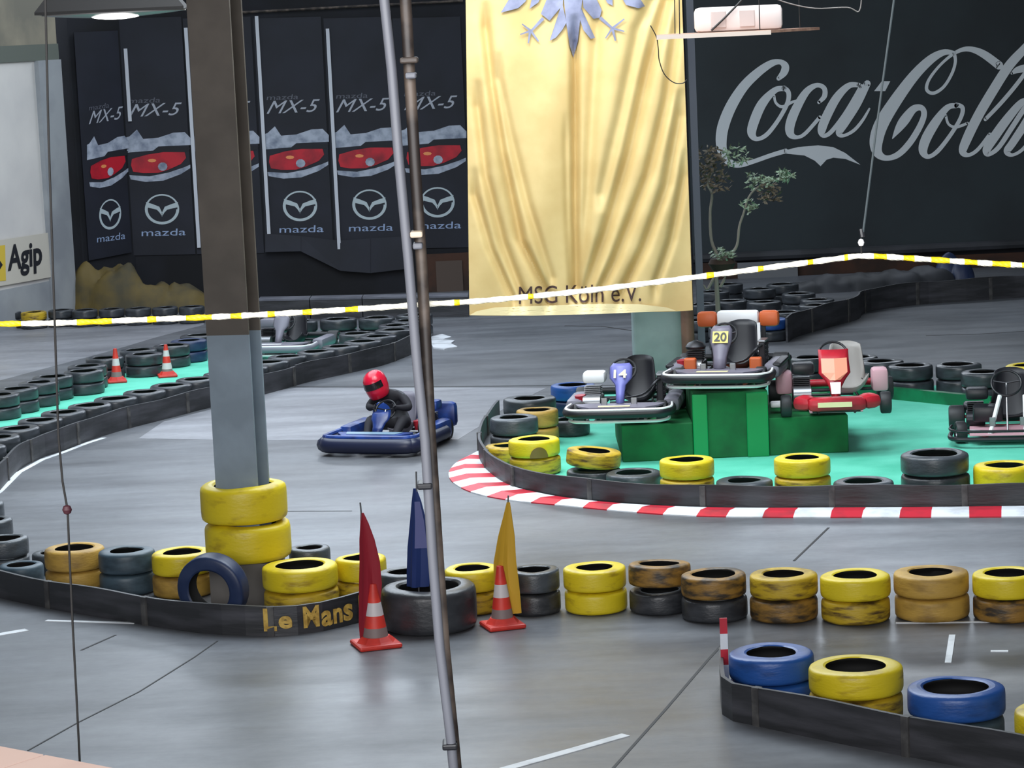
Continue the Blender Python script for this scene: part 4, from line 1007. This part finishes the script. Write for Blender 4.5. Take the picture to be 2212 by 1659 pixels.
def clutter(root, side=1, pale=METAL, dark=DMETAL):
    nb = MB(); x = side*.50
    nb.tube(catmull([(side*.32, -.28, .08), (x+side*.10, -.22, .16), (x+side*.12, .10, .18), (x+side*.02, .34, .16), (side*.32, .40, .08)], 4), .016, 7)
    nb.tube([(x+side*.10, -.05, .17), (side*.34, -.02, .07)], .012, 6); nb.obj('nerf_bar', pale, root, smooth=True)
    r = MB(); r.rbox((side*.40, .18, .30), (.08, .26, .30), .015)
    for k in range(6): r.box((side*.40, .18, .19+k*.045), (.095, .24, .012))
    o = r.obj('radiator', dark, root); MB().rbox((side*.40, .18, .465), (.09, .27, .03), .01).obj('header_tank', pale, o)
    MB().tube(catmull([(side*.40, .05, .42), (side*.36, -.12, .40), (side*.20, -.10, .26), (-side*.18, -.02, .20)], 5), .014, 7).obj('hose', dark, root, smooth=True)
    for s in (-1, 1): MB().tube([(0, -.56, .12), (s*.42, -.50, .14)], .010, 6).obj('tie_rod', pale, root)
    MB().lathe([(0, -.008), (.09, -.008), (.09, .008), (0, .008)], 18, M=Matrix.Translation((side*.26, .55, .14)) @ Matrix.Rotation(math.pi/2, 4, 'Y')).obj('brake_disc', pale, root)
    for s in (-1, 1): MB().rbox((s*.17, -.66, .26), (.07, .02, .10), .008).obj('pedal', pale, root)
# kart 14 on the low block
kx = PY(1360, 930, yf).x
k14 = thing('go_kart', (kx, yf+.72, Z1+.001), 'kart numbered 14 with violet fairing and white tank on a low podium block', 'go-kart', GKT, math.radians(-9))
full_bumper(k14, 1.18); deck(k14, PMAU); frame_tubes(k14, DMETAL); MB().rbox((0, -.05, .045), (.60, 1.1, .012), .004).obj('floor_tray', METAL, k14)
fairing(k14, PVIO, .26, .10, .24, .66, -.62, -.34, '14', None); steering(k14, z=.56); bucket_seat(k14, SEATB, .12, .30, 1.15)
engine(k14, -.36, -.08, METAL, PWHT, cover=METAL); clutter(k14, 1); sidepods(k14, PGRY); rear_bumper(k14); four_wheels(k14)
# kart 20 on the middle block
kx = PY(1586, 860, yf).x
k20 = thing('go_kart', (kx, yf+.80, Z2_+.001), 'kart numbered 20 with white and orange rear wing on the tallest podium block', 'go-kart', GKT, math.radians(-14))
full_bumper(k20, 1.20); deck(k20, PMAU); frame_tubes(k20, DMETAL); MB().rbox((0, -.05, .045), (.60, 1.1, .012), .004).obj('floor_tray', PORG, k20)
fairing(k20, PMAU, .25, .15, .24, .70, -.60, -.34, '20'); steering(k20, z=.58); bucket_seat(k20, SEATB, .10, .30, 1.2)
engine(k20, -.36, -.02, METAL, None); clutter(k20, 1); sidepods(k20, PGRY, cap=PBLK); four_wheels(k20); rear_bumper(k20)
for s in (-1, 1): MB().rbox((s*.38, -.30, .26), (.14, .10, .14), .02).obj('orange_guard', PORG, k20)
wing = MB().rbox((.02, .78, .66), (.50, .14, .18), .04).obj('rear_wing', PWHT, k20, smooth=True)
for s in (-1, 1):
    MB().rbox((.02+s*.37, .78, .65), (.24, .14, .19), .05).obj('wing_end', PORG, wing, smooth=True)
    MB().box((.02+s*.30, .76, .36), (.05, .05, .42)).obj('wing_strut', PBLK, wing)
MB().box((.33, .34, .48), (.035, .03, .34)).obj('seat_strut', PWHT, k20)
# red kart on the right block
kx = PY(1814, 925, yf).x
kr = thing('go_kart', (kx, yf+.52, Z3_+.001), 'red kart with pale grey seat and tall red and white fairing on a podium block', 'go-kart', GKT, math.radians(-4))
nose = MB().rbox((0, -.80, .17), (.66, .24, .15), .06).obj('front_bumper', PRED, kr, smooth=True)
for s in (-1, 1): MB().rbox((s*.36, -.74, .185), (.22, .24, .165), .07, M=Matrix.Translation((s*.36, -.74, .185)) @ Matrix.Rotation(s*.5, 4, 'Z') @ Matrix.Translation((-s*.36, .74, -.185))).obj('bumper_corner', PRED, nose, smooth=True)
MB().prism([(-.22, -.925, .205), (.16, -.925, .205), (.16, -.925, .15), (-.22, -.925, .15)], (0, -.006, 0)).obj('sticker', PCRM, nose)
frame_tubes(kr, DMETAL); MB().rbox((0, -.05, .045), (.60, 1.1, .012), .004).obj('floor_tray', PPNK, kr)
f_ = fairing(kr, PRED, .34, .10, .22, .72, -.66, -.30, shape=[(0,.10),(.2,.14),(.36,.24),(.5,.36),(.75,.34),(1.0,.34)])
V = []
for t, w_ in ((.36,.12),(.52,.29),(.82,.29)):
    for u in (-1, 0, 1): V.append((u*w_/2, -.66+.36*t-.024+.036*u*u, .22+.50*t))
MB().add(V, [(0,1,4,3),(1,2,5,4),(3,4,7,6),(4,5,8,7)]).obj('fairing_panel', mat('fairing_salmon', rgb(246, 160, 130), .4), f_)
V = [(-.05, -.633, .26), (.05, -.633, .26), (.06, -.56, .38), (-.06, -.56, .38)]
MB().prism(V, (0, -.008, 0)).obj('fairing_badge', PWHT, f_)
steering(kr, y=-.20, z=.66, r=.16); bucket_seat(kr, SEATG, .18, .26, 1.25, .10)
engine(kr, -.36, .0, METAL, PBLK, red=False); rear_bumper(kr, PRED, 1.1); four_wheels(kr, 1.12, 1.26)
for s in (-1, 1): MB().rbox((s*.55, .26, .29), (.19, .30, .26), .04).obj('rear_guard', PPNK, kr, smooth=True)
MB().rbox((-.62, -.20, .10), (.22, .18, .06), .02).obj('side_step', PWHT, kr)
# bare-framed kart at the right
p = G(2165, 968); kb = thing('go_kart', (p.x+.22, p.y+.85, .011), 'bare-framed kart with white struts and no fairing behind the big grey tyre', 'go-kart', GKT, math.radians(-10))
MB().tube(bumper_loop(.10, 1.3, -.95, -.30), .028, 8).obj('front_bumper', PBLK, kb, smooth=True)
MB().tube(bumper_loop(.19, 1.3, -.93, -.45), .016, 8).obj('upper_bumper_tube', DMETAL, kb, smooth=True)
frame_tubes(kb, PRED, .34); MB().rbox((0, -.42, .12), (.86, .72, .015), .004).obj('floor_tray', PPNK, kb)
for s in (-1, 1): MB().tube([(s*.20, -.70, .12), (s*.14+.06, -.42, .52)], .026, 8).obj('white_strut', PWHT, kb, smooth=True)
steering(kb, y=-.10, z=.62, r=.17); bucket_seat(kb, SEATB, .05, .28, 1.3); engine(kb, -.36, .12, DMETAL, PBLK, red=False); four_wheels(kb, 1.06, 1.16, .2); clutter(kb, 1)
MB().rbox((-.22, -.10, .28), (.34, .30, .18), .03).obj('tank', PBLK, kb, smooth=True); rear_bumper(kb)
# far parked kart on the cone strip
p = G(622, 772); kf = thing('go_kart', (p.x, p.y+.5, .011), 'pale far kart parked on the green strip behind the steel column', 'go-kart', GKT, math.radians(-14))
full_bumper(kf, 1.2, PWHT, PWHT, mk=PGRY); deck(kf, PGRY, PWHT); frame_tubes(kf, DMETAL); fairing(kf, PGRY, .26, .12, .24, .62, -.6, -.34)
steering(kf); bucket_seat(kf, SEATB); engine(kf, -.36, .05, METAL, PGRY); sidepods(kf, PGRY); four_wheels(kf); rear_bumper(kf)
# blue kart on the track
p0 = G(800, 985); KB = Vector((G(850, 962).x, G(850, 962).y, 0)); YAW = math.radians(-20)
kbl = thing('go_kart', (KB.x, KB.y, .001), 'blue kart on the open track with a driver in a red helmet', 'go-kart', GKT, YAW); kbl.scale = (.86, .86, .92)
o = MB().tube(bumper_loop(.14, 1.36, -1.0, .30), .10, 10).obj('front_bumper', mat('dark_blue_bumper', rgb(26, 32, 58), .4), kbl, smooth=True)
MB().tube(bumper_loop(.24, 1.34, -.98, .30), .035, 8).obj('bumper_stripe', PBLU, o, smooth=True)
V = [(-.55, -.60, .235), (.55, -.60, .235), (.54, -.70, .235), (.38, -.92, .235), (-.38, -.92, .235), (-.54, -.68, .235)]
MB().prism(V, (0, 0, .03)).obj('front_deck', PBLU, kbl)
MB().prism([(-.42, -.64, .267), (.42, -.64, .267), (.36, -.82, .267), (-.36, -.82, .267)], (0, 0, .006)).obj('deck_panel', mat('pale_teal_panel', rgb(120, 150, 170), .4), kbl)
frame_tubes(kbl, DMETAL); MB().rbox((0, -.05, .045), (.60, 1.1, .012), .004).obj('floor_tray', METAL, kbl)
sidepods(kbl, PBLU, .60, .85, y=.12, h=.26); steering(kbl, y=-.22, z=.50); bucket_seat(kbl, PGRY, 0, .30, 1.15); engine(kbl, .40, .45, DMETAL, PBLU, red=True)
four_wheels(kbl, 1.0, 1.14, .25)
o = MB().rbox((0, .86, .30), (1.30, .16, .34), .07).obj('rear_bumper', PBLU, kbl, smooth=True)
fairing(kbl, PBLU, .28, .16, .26, .50, -.62, -.40)

# ================================================================== the driver
def skin_mesh(name, verts, edges, radii, root=0, sub=2):
    me = bpy.data.meshes.new(name); me.from_pydata(verts, edges, []); o = bpy.data.objects.new(name, me); COL.objects.link(o)
    sk = o.modifiers.new('skin', 'SKIN'); sk.use_smooth_shade = True; sk.branch_smoothing = .6
    for i, r in enumerate(radii):
        d = me.skin_vertices[0].data[i]; d.radius = r if isinstance(r, tuple) else (r, r); d.use_root = (i == root)
    sb = o.modifiers.new('sub', 'SUBSURF'); sb.levels = sub; sb.render_levels = sub
    dg = bpy.context.evaluated_depsgraph_get(); nm = bpy.data.meshes.new_from_object(o.evaluated_get(dg))
    bpy.data.objects.remove(o); bpy.data.meshes.remove(me); nm.name = name; return nm
V = []; E = []; Rr = []
def sv(p, r, parent=None):
    V.append(p); Rr.append(r); 
    if parent is not None: E.append((parent, len(V)-1))
    return len(V)-1
pel = sv((0, .34, .22), (.15, .13)); sp1 = sv((-.01, .33, .36), (.15, .12), pel); sp2 = sv((-.03, .26, .50), (.16, .12), sp1); ch = sv((-.08, .16, .60), (.17, .12), sp2)
nk = sv((-.13, .07, .68), .065, ch); hd = sv((-.17, .0, .76), .085, nk)
HANDS = []
for s in (-1, 1):
    sh = sv((-.08+s*.19, .15, .61), .075, ch); el = sv((-.03+s*.30, -.02, .47), .055, sh); wr = sv((s*.17, -.20, .50), .036, el); pm = sv((s*.155, -.245, .515), (.042, .024), wr)
    for q in range(4):
        a = sv((s*(.165+.010*q)-s*.02*q, -.285+.006*q, .535-.022*q), .0105, pm); b = sv((s*(.150-.006*q), -.305+.006*q, .520-.022*q), .010, a); sv((s*(.135-.004*q), -.285+.006*q, .505-.022*q), .0085, b)
    a = sv((s*.125, -.235, .545), .012, pm); sv((s*.115, -.262, .558), .0095, a)
    hp = sv((s*.11, .24, .22), .10, pel); kn = sv((s*.24, -.20, .34), .075, hp); an = sv((s*.19, -.47, .13), .046, kn); ft = sv((s*.19, -.55, .15), (.042, .04), an); sv((s*.19, -.57, .24), (.04, .026), ft)
bm_ = skin_mesh('person', V, E, Rr, 0, 2)
per = bpy.data.objects.new('person', bm_); COL.objects.link(per); per.location = (KB.x, KB.y, .03); per.rotation_euler = (0, 0, YAW); per.scale = (.90, .90, .92)
bm_.materials.clear(); bm_.materials.append(SUITG); bm_.materials.append(SUITK)
for f in bm_.polygons: f.material_index = 1 if (f.center.y < .10 or f.center.z < .30) else 0
tag(per, 'crouched kart driver in dark clothes and red helmet gripping the steering wheel', 'person')
hl = MB(); M = Matrix.Translation((-.20, -.03, .785)) @ Matrix.Scale(1.14, 4) @ Matrix.Rotation(math.radians(-14), 4, 'Y') @ Matrix.Rotation(math.radians(14), 4, 'X')
prof = [(.115, -.15), (.135, -.12), (.148, -.05), (.150, .02), (.140, .075), (.115, .12), (.075, .148), (.03, .160), (0, .162)]
hl.lathe(prof, 28, M=M @ Matrix.Diagonal((.93, 1.10, 1, 1))); h_ = hl.obj('helmet', HELM, per, smooth=True)
vz = []; 
for t in (-.02, .02, .06):
    for k in range(9):
        a = -math.pi/2 + (-1+2*k/8)*1.05; r = .152 if t < .05 else .147
        vz.append(M @ Matrix.Diagonal((.93, 1.10, 1, 1)) @ Vector((r*math.cos(a)*1.012, r*math.sin(a)*1.012, t)))
MB().add(vz, [(j*9+i, j*9+i+1, (j+1)*9+i+1, (j+1)*9+i) for j in range(2) for i in range(8)]).obj('visor', VISOR, h_, smooth=True)

# ================================================================== traffic cones and flags
def cone(loc, h, label, group, base_r=.21, flagstaff=False, dirty=True, rz=0.3, tilt=0.0):
    root = thing('traffic_cone', loc, label, 'traffic cone', group, rz); root.rotation_euler = (0, tilt, rz)
    b = base_r
    mb = MB(); mb.rbox((0, 0, .02), (b*1.9, b*1.9, .04), .018)
    mb.lathe([(b*.92, .03), (b*.80, .05), (b*.62, .085)], 8); mb.obj('base', CONE, root)
    r0, r1 = b*.56, b*.17; z0 = .07
    segs = [(0, .20, CONEG), (.20, .42, CONE), (.42, .66, CONEW), (.66, 1.0, CONE)] if dirty else [(0, .12, CONEG), (.12, .34, CONEW), (.34, .58, CONE), (.58, .80, CONEW), (.80, 1.0, CONE)]
    body = None
    for i, (a, c_, m) in enumerate(segs):
        zA, zB = z0+(h-z0)*a, z0+(h-z0)*c_; rA, rB = r0+(r1-r0)*a, r0+(r1-r0)*c_
        prof = [(rA, zA), (rB, zB)] + ([(0, zB+.004)] if i == len(segs)-1 else [])
        e = MB().lathe(prof, 20) ; o = e.obj('cone_band' if i else 'cone_foot', m, root, smooth=True)
    return root
GC = 'striped traffic cones'
p = G(812, 1398); c1 = cone((p.x, p.y+.05, 0), .52, 'near striped cone with a furled dark red flag standing in it', GC, .19)
p = G(1086, 1357); c2_ = cone((p.x, p.y+.05, 0), .52, 'striped cone with a furled yellow flag beside the big black tyre', GC, .17)
p = G(253, 827); cone((p.x, p.y, .010), .50, 'grubby striped cone on the green strip, its top darkened', GC, .15, rz=.2)
p = G(362, 815); cone((p.x, p.y, .010), .48, 'clean striped cone with two white bands on the green strip', GC, .15, dirty=False, rz=.2)
def furled(name, base_px, tip_px, cloth_top_px, wl, Yd, m, label, print_m=None, left_bias=0.0, zlow=None):
    """a flag hanging limp around its stick, in the plane y = Yd; wl = [(t from cloth top to bottom, half width m, x shift m)]"""
    b, t, ct = PY(*base_px, Yd), PY(*tip_px, Yd), PY(*cloth_top_px, Yd)
    root = thing('furled_flag', (0, 0, 0), label, 'flag', 'furled marshal flags')
    MB().tube([b, t], .007, 8).obj('stick', METAL, root, smooth=True)
    V = []; n = 14; rows = []
    for (tt, hw, dx) in wl:
        c = ct + (b-ct)*tt; rows.append((c, hw, dx))
    for c, hw, dx in rows:
        for k in range(n):
            a = 2*math.pi*k/n; rr = hw*(1+.24*math.cos(4*a+1.0+hw*9)+.08*math.cos(7*a)); V.append((c.x+dx+rr*math.cos(a), c.y+rr*.55*math.sin(a), c.z))
    mb = MB().add(V, [(j*n+i, j*n+(i+1) % n, (j+1)*n+(i+1) % n, (j+1)*n+i) for j in range(len(rows)-1) for i in range(n)] + [tuple(range(n)), tuple((len(rows)-1)*n+i for i in range(n))])
    cl = mb.obj('flag_cloth', m, root, smooth=True)
    if print_m:
        P = []
        for j, (c, hw, dx) in enumerate(rows[1:4]):
            for u in (-.45, .2, .8): P.append((c.x+dx+u*hw, c.y-hw*.62-.004, c.z))
        MB().add(P, [(0,1,4,3),(1,2,5,4),(3,4,7,6),(4,5,8,7)]).obj('flag_print', print_m, cl)
    return root
Yc = c1.location.y
furled('red', (800,1300), (778,1085), (782,1108), [(0,.012,0),(.12,.03,.012),(.3,.055,.022),(.55,.075,.03),(.8,.085,.02),(1.0,.08,.0),(1.25,.07,-.03),(1.42,.055,-.05)], Yc+.02, FLR, 'furled dark red flag drooping over the near striped cone')
furled('blue', (905,1285), (899,1018), (896,1055), [(0,.012,0),(.12,.035,.01),(.3,.06,.02),(.55,.085,.02),(.8,.09,.01),(.92,.085,0)], BIGT.y, FLB, 'furled blue flag with a pale print standing in the big black tyre', FLP)
Yc = c2_.location.y
furled('yellow', (1090,1270), (1098,1070), (1098,1085), [(0,.012,0),(.15,.03,0),(.4,.062,.0),(.7,.085,.0),(.95,.095,.02),(1.1,.075,.055),(1.3,.062,.085)], Yc+.05, FLY, 'furled yellow flag drooping over the cone beside the big black tyre')
# red and white end post
p = G(1568, 1502); tp_ = PY(1566, 1335, p.y)
root = thing('end_post', (p.x, p.y, 0), 'thin red and white striped post at the corner of the near belt wall', 'post')
hz = tp_.z
for i in range(5):
    MB().box((0, 0, hz*(i+.5)/5), (.055, .02, hz/5)).obj('post_stripe', [KRED, KWHT][i % 2 == 1], root)

# ================================================================== things hung near the gallery: poles, tape, ropes
YG = 6.0
def hang(px, py, Y=YG): return PY(px, py, Y)
def extend_down(pts, z=0.0):
    d = pts[-1]-pts[-2]; t = (z-pts[-1].z)/d.z; return pts + [pts[-1]+d*t*0.0 + Vector((d.x*t*0.25, 0, z-pts[-1].z))]
wp = [hang(*q) for q in ((815,-150),(830,0),(846,150),(862,350),(882,560),(902,800),(918,950),(934,1200),(950,1400),(962,1500),(974,1600),(980,1665))]
root = thing('leaning_pole', (0,0,0), 'long pale metal pole leaning close by with a dark wooden pole lashed to it', 'pole')
MB().tube(extend_down(wp), .0115, 10).obj('pale_pole', POLEW, root, smooth=True)
dp = [hang(q[0], q[1], YG+.03) for q in ((868,-150),(876,0),(884,150),(896,350),(910,560),(921,760),(930,950),(946,1200),(960,1400),(970,1500),(980,1600),(986,1665))]
MB().tube(extend_down(dp), .0135, 10).obj('dark_pole', POLED, root, smooth=True)
for (x, y, m, r) in ((884,130,POLED,.020),(888,163,POLEW,.012),(900,505,mat('cream_tie', rgb(196,180,160),.6),.014),(903,530,POLEW,.011),(918,1047,PBLK,.017),(972,1608,PBLK,.017)):
    c = hang(x, y, YG+.012); MB().rbox((c.x, c.y, c.z), (r*2, .06, .014), .004).obj('tie', m, root)
# twisted barrier tape
TP = [(-500,708),(-60,703),(0,700),(150,697),(300,691),(500,683),(700,672),(885,660),(920,657),(1010,652),(1150,640),(1300,624),(1500,599),(1700,573),(1800,560),(1845,554),(1862,553),(1900,554),(2000,560),(2120,568),(2212,573),(2290,577),(2700,590)]
P2 = resample(catmull([Vector((x, y, 0)) for x, y in TP], 8), 4.0)
ymarks = [(-60,45),(165,240),(318,336),(400,455),(495,520),(575,590),(650,672),(745,772),(980,990),(1138,1152),(1525,1540),(1636,1648),(1744,1756),(1820,1830),(1885,1915),(1950,1975),(2010,2050),(2080,2110),(2140,2180),(2205,2250),(2290,2330),(2380,2420),(2470,2520),(2580,2640)]
mb = MB(); V = []; n = 8
YT = YG+.06
for i, p in enumerate(P2):
    a0 = i*0.25; c = PY(p.x, p.y, YT)
    for k in range(n):
        a = 2*math.pi*k/n; ex, ez = .0072*math.cos(a), .0060*math.sin(a)
        V.append((c.x, c.y + ex*math.cos(a0) - ez*math.sin(a0), c.z + ex*math.sin(a0) + ez*math.cos(a0)))
Fc = []; Mi = []
for i in range(len(P2)-1):
    for k in range(n):
        Fc.append((i*n+k, i*n+(k+1) % n, (i+1)*n+(k+1) % n, (i+1)*n+k)); Mi.append(1 if any(a <= P2[i].x <= b for a, b in ymarks) else 0)
mb.v = V; mb.f = Fc; mb.m = Mi
tag(mb.obj('barrier_tape', [TAPEW, TAPEY], smooth=True), 'twisted yellow and white barrier tape stretched across the view', 'tape')
# cord holding the tape up
root = thing('tape_suspender', (0,0,0), 'thin pale cord hanging in front of the script sign and holding up the tape', 'cord')
MB().tube([hang(1952,-160,YT), hang(1931,0,YT), hang(1894,270,YT), hang(1864,505,YT)], .0026, 6).obj('cord', mat('pale_cord', rgb(58, 68, 72), .6), root)
c = hang(1860, 524, YT); MB().lathe([(0,-.009),(.005,-.007),(.0075,0),(.005,.007),(0,.009)], 12, M=Matrix.Translation(c)).obj('knob', PWHT, root, smooth=True)
MB().tube([c+Vector((.004,0,.012)), c+Vector((.002,.004,.030))], .006, 8).obj('hook', PBLK, root)
MB().tube([c, hang(1861, 553, YT)], .002, 6).obj('loop', CABLE, root)
# black rope at the left
root = thing('hanging_rope', (0,0,0), 'thin black knotted rope hanging in front of the sandy tan tyre', 'rope')
YR = YG-.1
rp = [hang(*q, YR) for q in ((92,-160),(98,0),(105,300),(118,690),(126,940),(135,1040),(146,1102),(150,1200),(157,1350),(165,1500),(172,1640),(175,1720))]
MB().tube(rp, .0026, 8).obj('cord', CABLE, root, smooth=True)
c = hang(145, 1101, YR); MB().lathe([(0,-.012),(.008,-.008),(.011,0),(.008,.008),(0,.012)], 12, M=Matrix.Translation(c)).obj('knot', mat('dark_red_knot', rgb(60, 24, 34), .6), root, smooth=True)
# gallery ledge
ZL = 3.55
e0, e1 = G(-40, 1604, ZL), G(255, 1661, ZL); d = (e1-e0).normalized(); nn = Vector((d.y, -d.x, 0)); nn = nn if nn.y < 0 else -nn
led = thing('gallery_ledge', (0,0,0), 'pinkish stone ledge with a joint at the bottom corner of the view', 'ledge')
js = G(84, 1634, ZL); tj = (js-e0).dot(d)
for a, b in ((-1.4, tj-.62), (tj-.615, tj-.0035), (tj+.0035, tj+.62), (tj+.625, tj+1.5)):
    p, q = e0+d*a, e0+d*b; MB().prism([p, q, q+nn*.34, p+nn*.34], (0,0,-.05)).obj('coping_stone', COPE, led)
p, q = e0-d*1.4+nn*.04, e0+d*(tj+1.5)+nn*.04
MB().prism([p+Vector((0,0,-.05)), q+Vector((0,0,-.05)), q+nn*.26+Vector((0,0,-.05)), p+nn*.26+Vector((0,0,-.05))], (0,0,-(ZL-.05))).obj('parapet', SIDEM, led)

# ================================================================== lamps and hanging shelf
YL = 30.0
a, b = PY(82, 38, YL), PY(402, 22, YL); c = (a+b)/2; Lh = (b.x-a.x)/2
root = thing('hanging_lamp', (c.x, c.y, c.z), 'wide dark lamp housing with a glaring white diffuser near the white wall', 'lamp')
mb = MB(); sec = [(-.22, .02), (-.22, .05), (-.12, .26), (.12, .26), (.22, .05), (.22, .02)]
V = [(x_*(1.0 if z_ < .1 else .8), y_, z_) for x_ in (-Lh, Lh) for y_, z_ in sec]; n = len(sec)
mb.add(V, [(i, (i+1) % n, n+(i+1) % n, n+i) for i in range(n)] + [tuple(range(n)), tuple(range(2*n-1, n-1, -1))]); mb.obj('housing', SHADE, root)
MB().lathe([(0,-.045),(.18,-.042),(.42,-.028),(.62,-.012),(.80,.006),(.80,.02),(0,.02)], 28, M=Matrix.Translation((.02,0,0)) @ Matrix.Diagonal((Lh/.82,.26,1,1))).obj('reflector', mat('lamp_reflector', rgb(150,146,146), .3), root, smooth=True)
MB().lathe([(0,-.062),(.10,-.060),(.22,-.046),(.30,-.026),(.30,-.01),(0,-.01)], 24, M=Matrix.Translation((.04,0,0)) @ Matrix.Diagonal((1,.62,1,1))).obj('diffuser', LAMP, root, smooth=True)
for s in (-1, 1): MB().tube([(s*.5, 0, .25), (s*.5, 0, 8.9-c.z)], .008, 6).obj('hanger', CABLE, root)
# plank with white box hung in front of the golden banner
YS = 28.0
a, b = PY(1418, 82, YS), PY(1665, 71, YS)
root = thing('hanging_shelf', (0,0,0), 'plywood plank shelf hung from the roof in front of the golden banner', 'shelf')
p0_, p1_ = a, b; q1_ = PY(1792, 36, YS+.0); q1_.y += .0
zz = (a.z+b.z)/2; 
MB().prism([(a.x, YS, zz), (b.x, YS, zz), (b.x+.62, YS+.95, zz), (a.x+.10, YS+.95, zz)], (0,0,.03)).obj('plank', WOOD, root)
MB().box(((a.x+b.x)/2, YS-.015, zz+.005), (b.x-a.x, .03, .045)).obj('edge_batten', mat('pale_batten', rgb(214, 196, 182), .6), root)
for (x_, y_) in ((a.x+.25, YS+.12), (b.x-.1, YS+.12), (b.x+.4, YS+.85), (a.x+.25, YS+.85)): MB().tube([(x_, y_, zz+.03), (x_*.9+.1*b.x, y_, 8.9)], .006, 6).obj('hanger', CABLE, root)
xa, xb = PY(1502, 50, YS+.4).x, PY(1688, 50, YS+.4).x
root2 = thing('white_box', ((xa+xb)/2, YS+.42, zz+.03), 'white ribbed floodlight box lying on the plywood shelf', 'box')
MB().rbox((0, 0, .13), (xb-xa, .36, .26), .05).obj('housing', BOXW, root2, smooth=True)
for k in range(2): MB().rbox((-.22+k*.30, -.175, .13), (.16, .03, .18), .01).obj('panel', mat('box_panel_%s' % 'ab'[k], rgb(196, 178, 172), .5), root2)
MB().tube(catmull([(-.30, -.2, .02), (-.1, -.22, .2), (.1, -.15, .42), (.2, -.1, .8)], 5), .012, 6).obj('cable', CABLE, root2)
lp = [PY(*q, YS-.02) for q in ((1405,55),(1418,80),(1422,105),(1424,130),(1435,160),(1455,178),(1474,180),(1484,172))]
tag(MB().tube(catmull(lp, 5), .006, 6).obj('cable_loop', CABLE, smooth=True), 'dark cable loop drooping from the plank over the golden banner edge', 'cable')
lp = [PY(*q, YS+.8) for q in ((1660,-10),(1700,6),(1760,18),(1830,16),(1856,24),(1862,-20))]
tag(MB().tube(catmull(lp, 5), .007, 6).obj('cable_loop', mat('grey_cable', rgb(120, 112, 108), .6), smooth=True), 'thin grey cable sagging beside the white floodlight box', 'cable')

# ================================================================== spindly tree behind the podium
YP = 34.6
tr = thing('potted_tree', (PY(1552, 860, YP).x, YP, 0), 'spindly half-bare tree with sparse pale leaves behind the podium', 'tree')
O = Vector(tr.location)
def tp2(L, dy=0.0): return [PY(x, y, YP)-O+Vector((0, dy, 0)) for x, y in L]
base = tp2([(1553,705),(1550,650),(1547,600)]); bt = base[0].copy(); bt.z = .25
MB().tube([bt]+base, [.04,.035,.032,.03], 8).obj('trunk', BARK, tr, smooth=True)
MB().lathe([(.0,.012),(.16,.012),(.20,.28),(.18,.28),(.16,.24),(0,.24)], 16, M=Matrix.Translation((bt.x, 0, 0))).obj('pot', BRPOLE, tr, smooth=True)
for L, r in (([(1547,600),(1552,560),(1537,520),(1534,460),(1538,420),(1528,395),(1542,360),(1530,330)], [.03,.022,.02,.018,.016,.013,.010,.006]),
             ([(1552,560),(1575,552),(1592,530),(1597,490),(1606,462),(1618,425),(1640,402),(1668,388),(1700,382)], [.022,.02,.018,.016,.014,.013,.010,.008,.005]),
             ([(1542,600),(1528,625),(1520,615)], [.02,.012,.008]), ([(1556,620),(1566,600),(1568,585)], [.02,.012,.008])):
    MB().tube(catmull(tp2(L), 4), [r[min(len(r)-1, i//4)] for i in range(len(catmull(tp2(L), 4)))], 7).obj('branch', BARK, tr, smooth=True)
rl = random.Random(3)
def leaves(cx, cy, rx, ry, n, m, nm='foliage'):
    mb = MB()
    for _ in range(n):
        a, r = rl.uniform(0, 6.28), rl.random()**.6; c = PY(cx+rx*r*math.cos(a), cy+ry*r*math.sin(a), YP)-O + Vector((0, rl.uniform(-.22, .22), 0))
        u = Vector((rl.uniform(-1,1), rl.uniform(-1,1), rl.uniform(-.6,.6))).normalized(); v = u.orthogonal().normalized(); l, w_ = rl.uniform(.035,.065), rl.uniform(.014,.024)
        mb.add([c-u*l, c+v*w_+u*.005, c+u*l, c-v*w_+u*.005], [(0,1,2,3)])
    o = mb.obj(nm, m, tr); o['kind'] = 'stuff'; return o
leaves(1530,350,36,38,120,LEAFB); leaves(1590,335,28,24,60,LEAF); leaves(1545,390,34,26,70,LEAFB); leaves(1640,392,34,20,80,LEAF); leaves(1692,380,24,14,60,LEAF); leaves(1660,416,28,22,70,LEAFB); leaves(1618,445,18,16,40,LEAF); leaves(1560,548,26,12,60,LEAF)
mb = MB().lathe([(.0,-.10),(.12,-.08),(.18,.02),(.15,.08),(.0,.09)], 14, M=Matrix.Translation(PY(1560,572,YP)-O)); mb.obj('root_ball', mat('dark_root_ball', rgb(56, 42, 34), .9), tr, smooth=True)
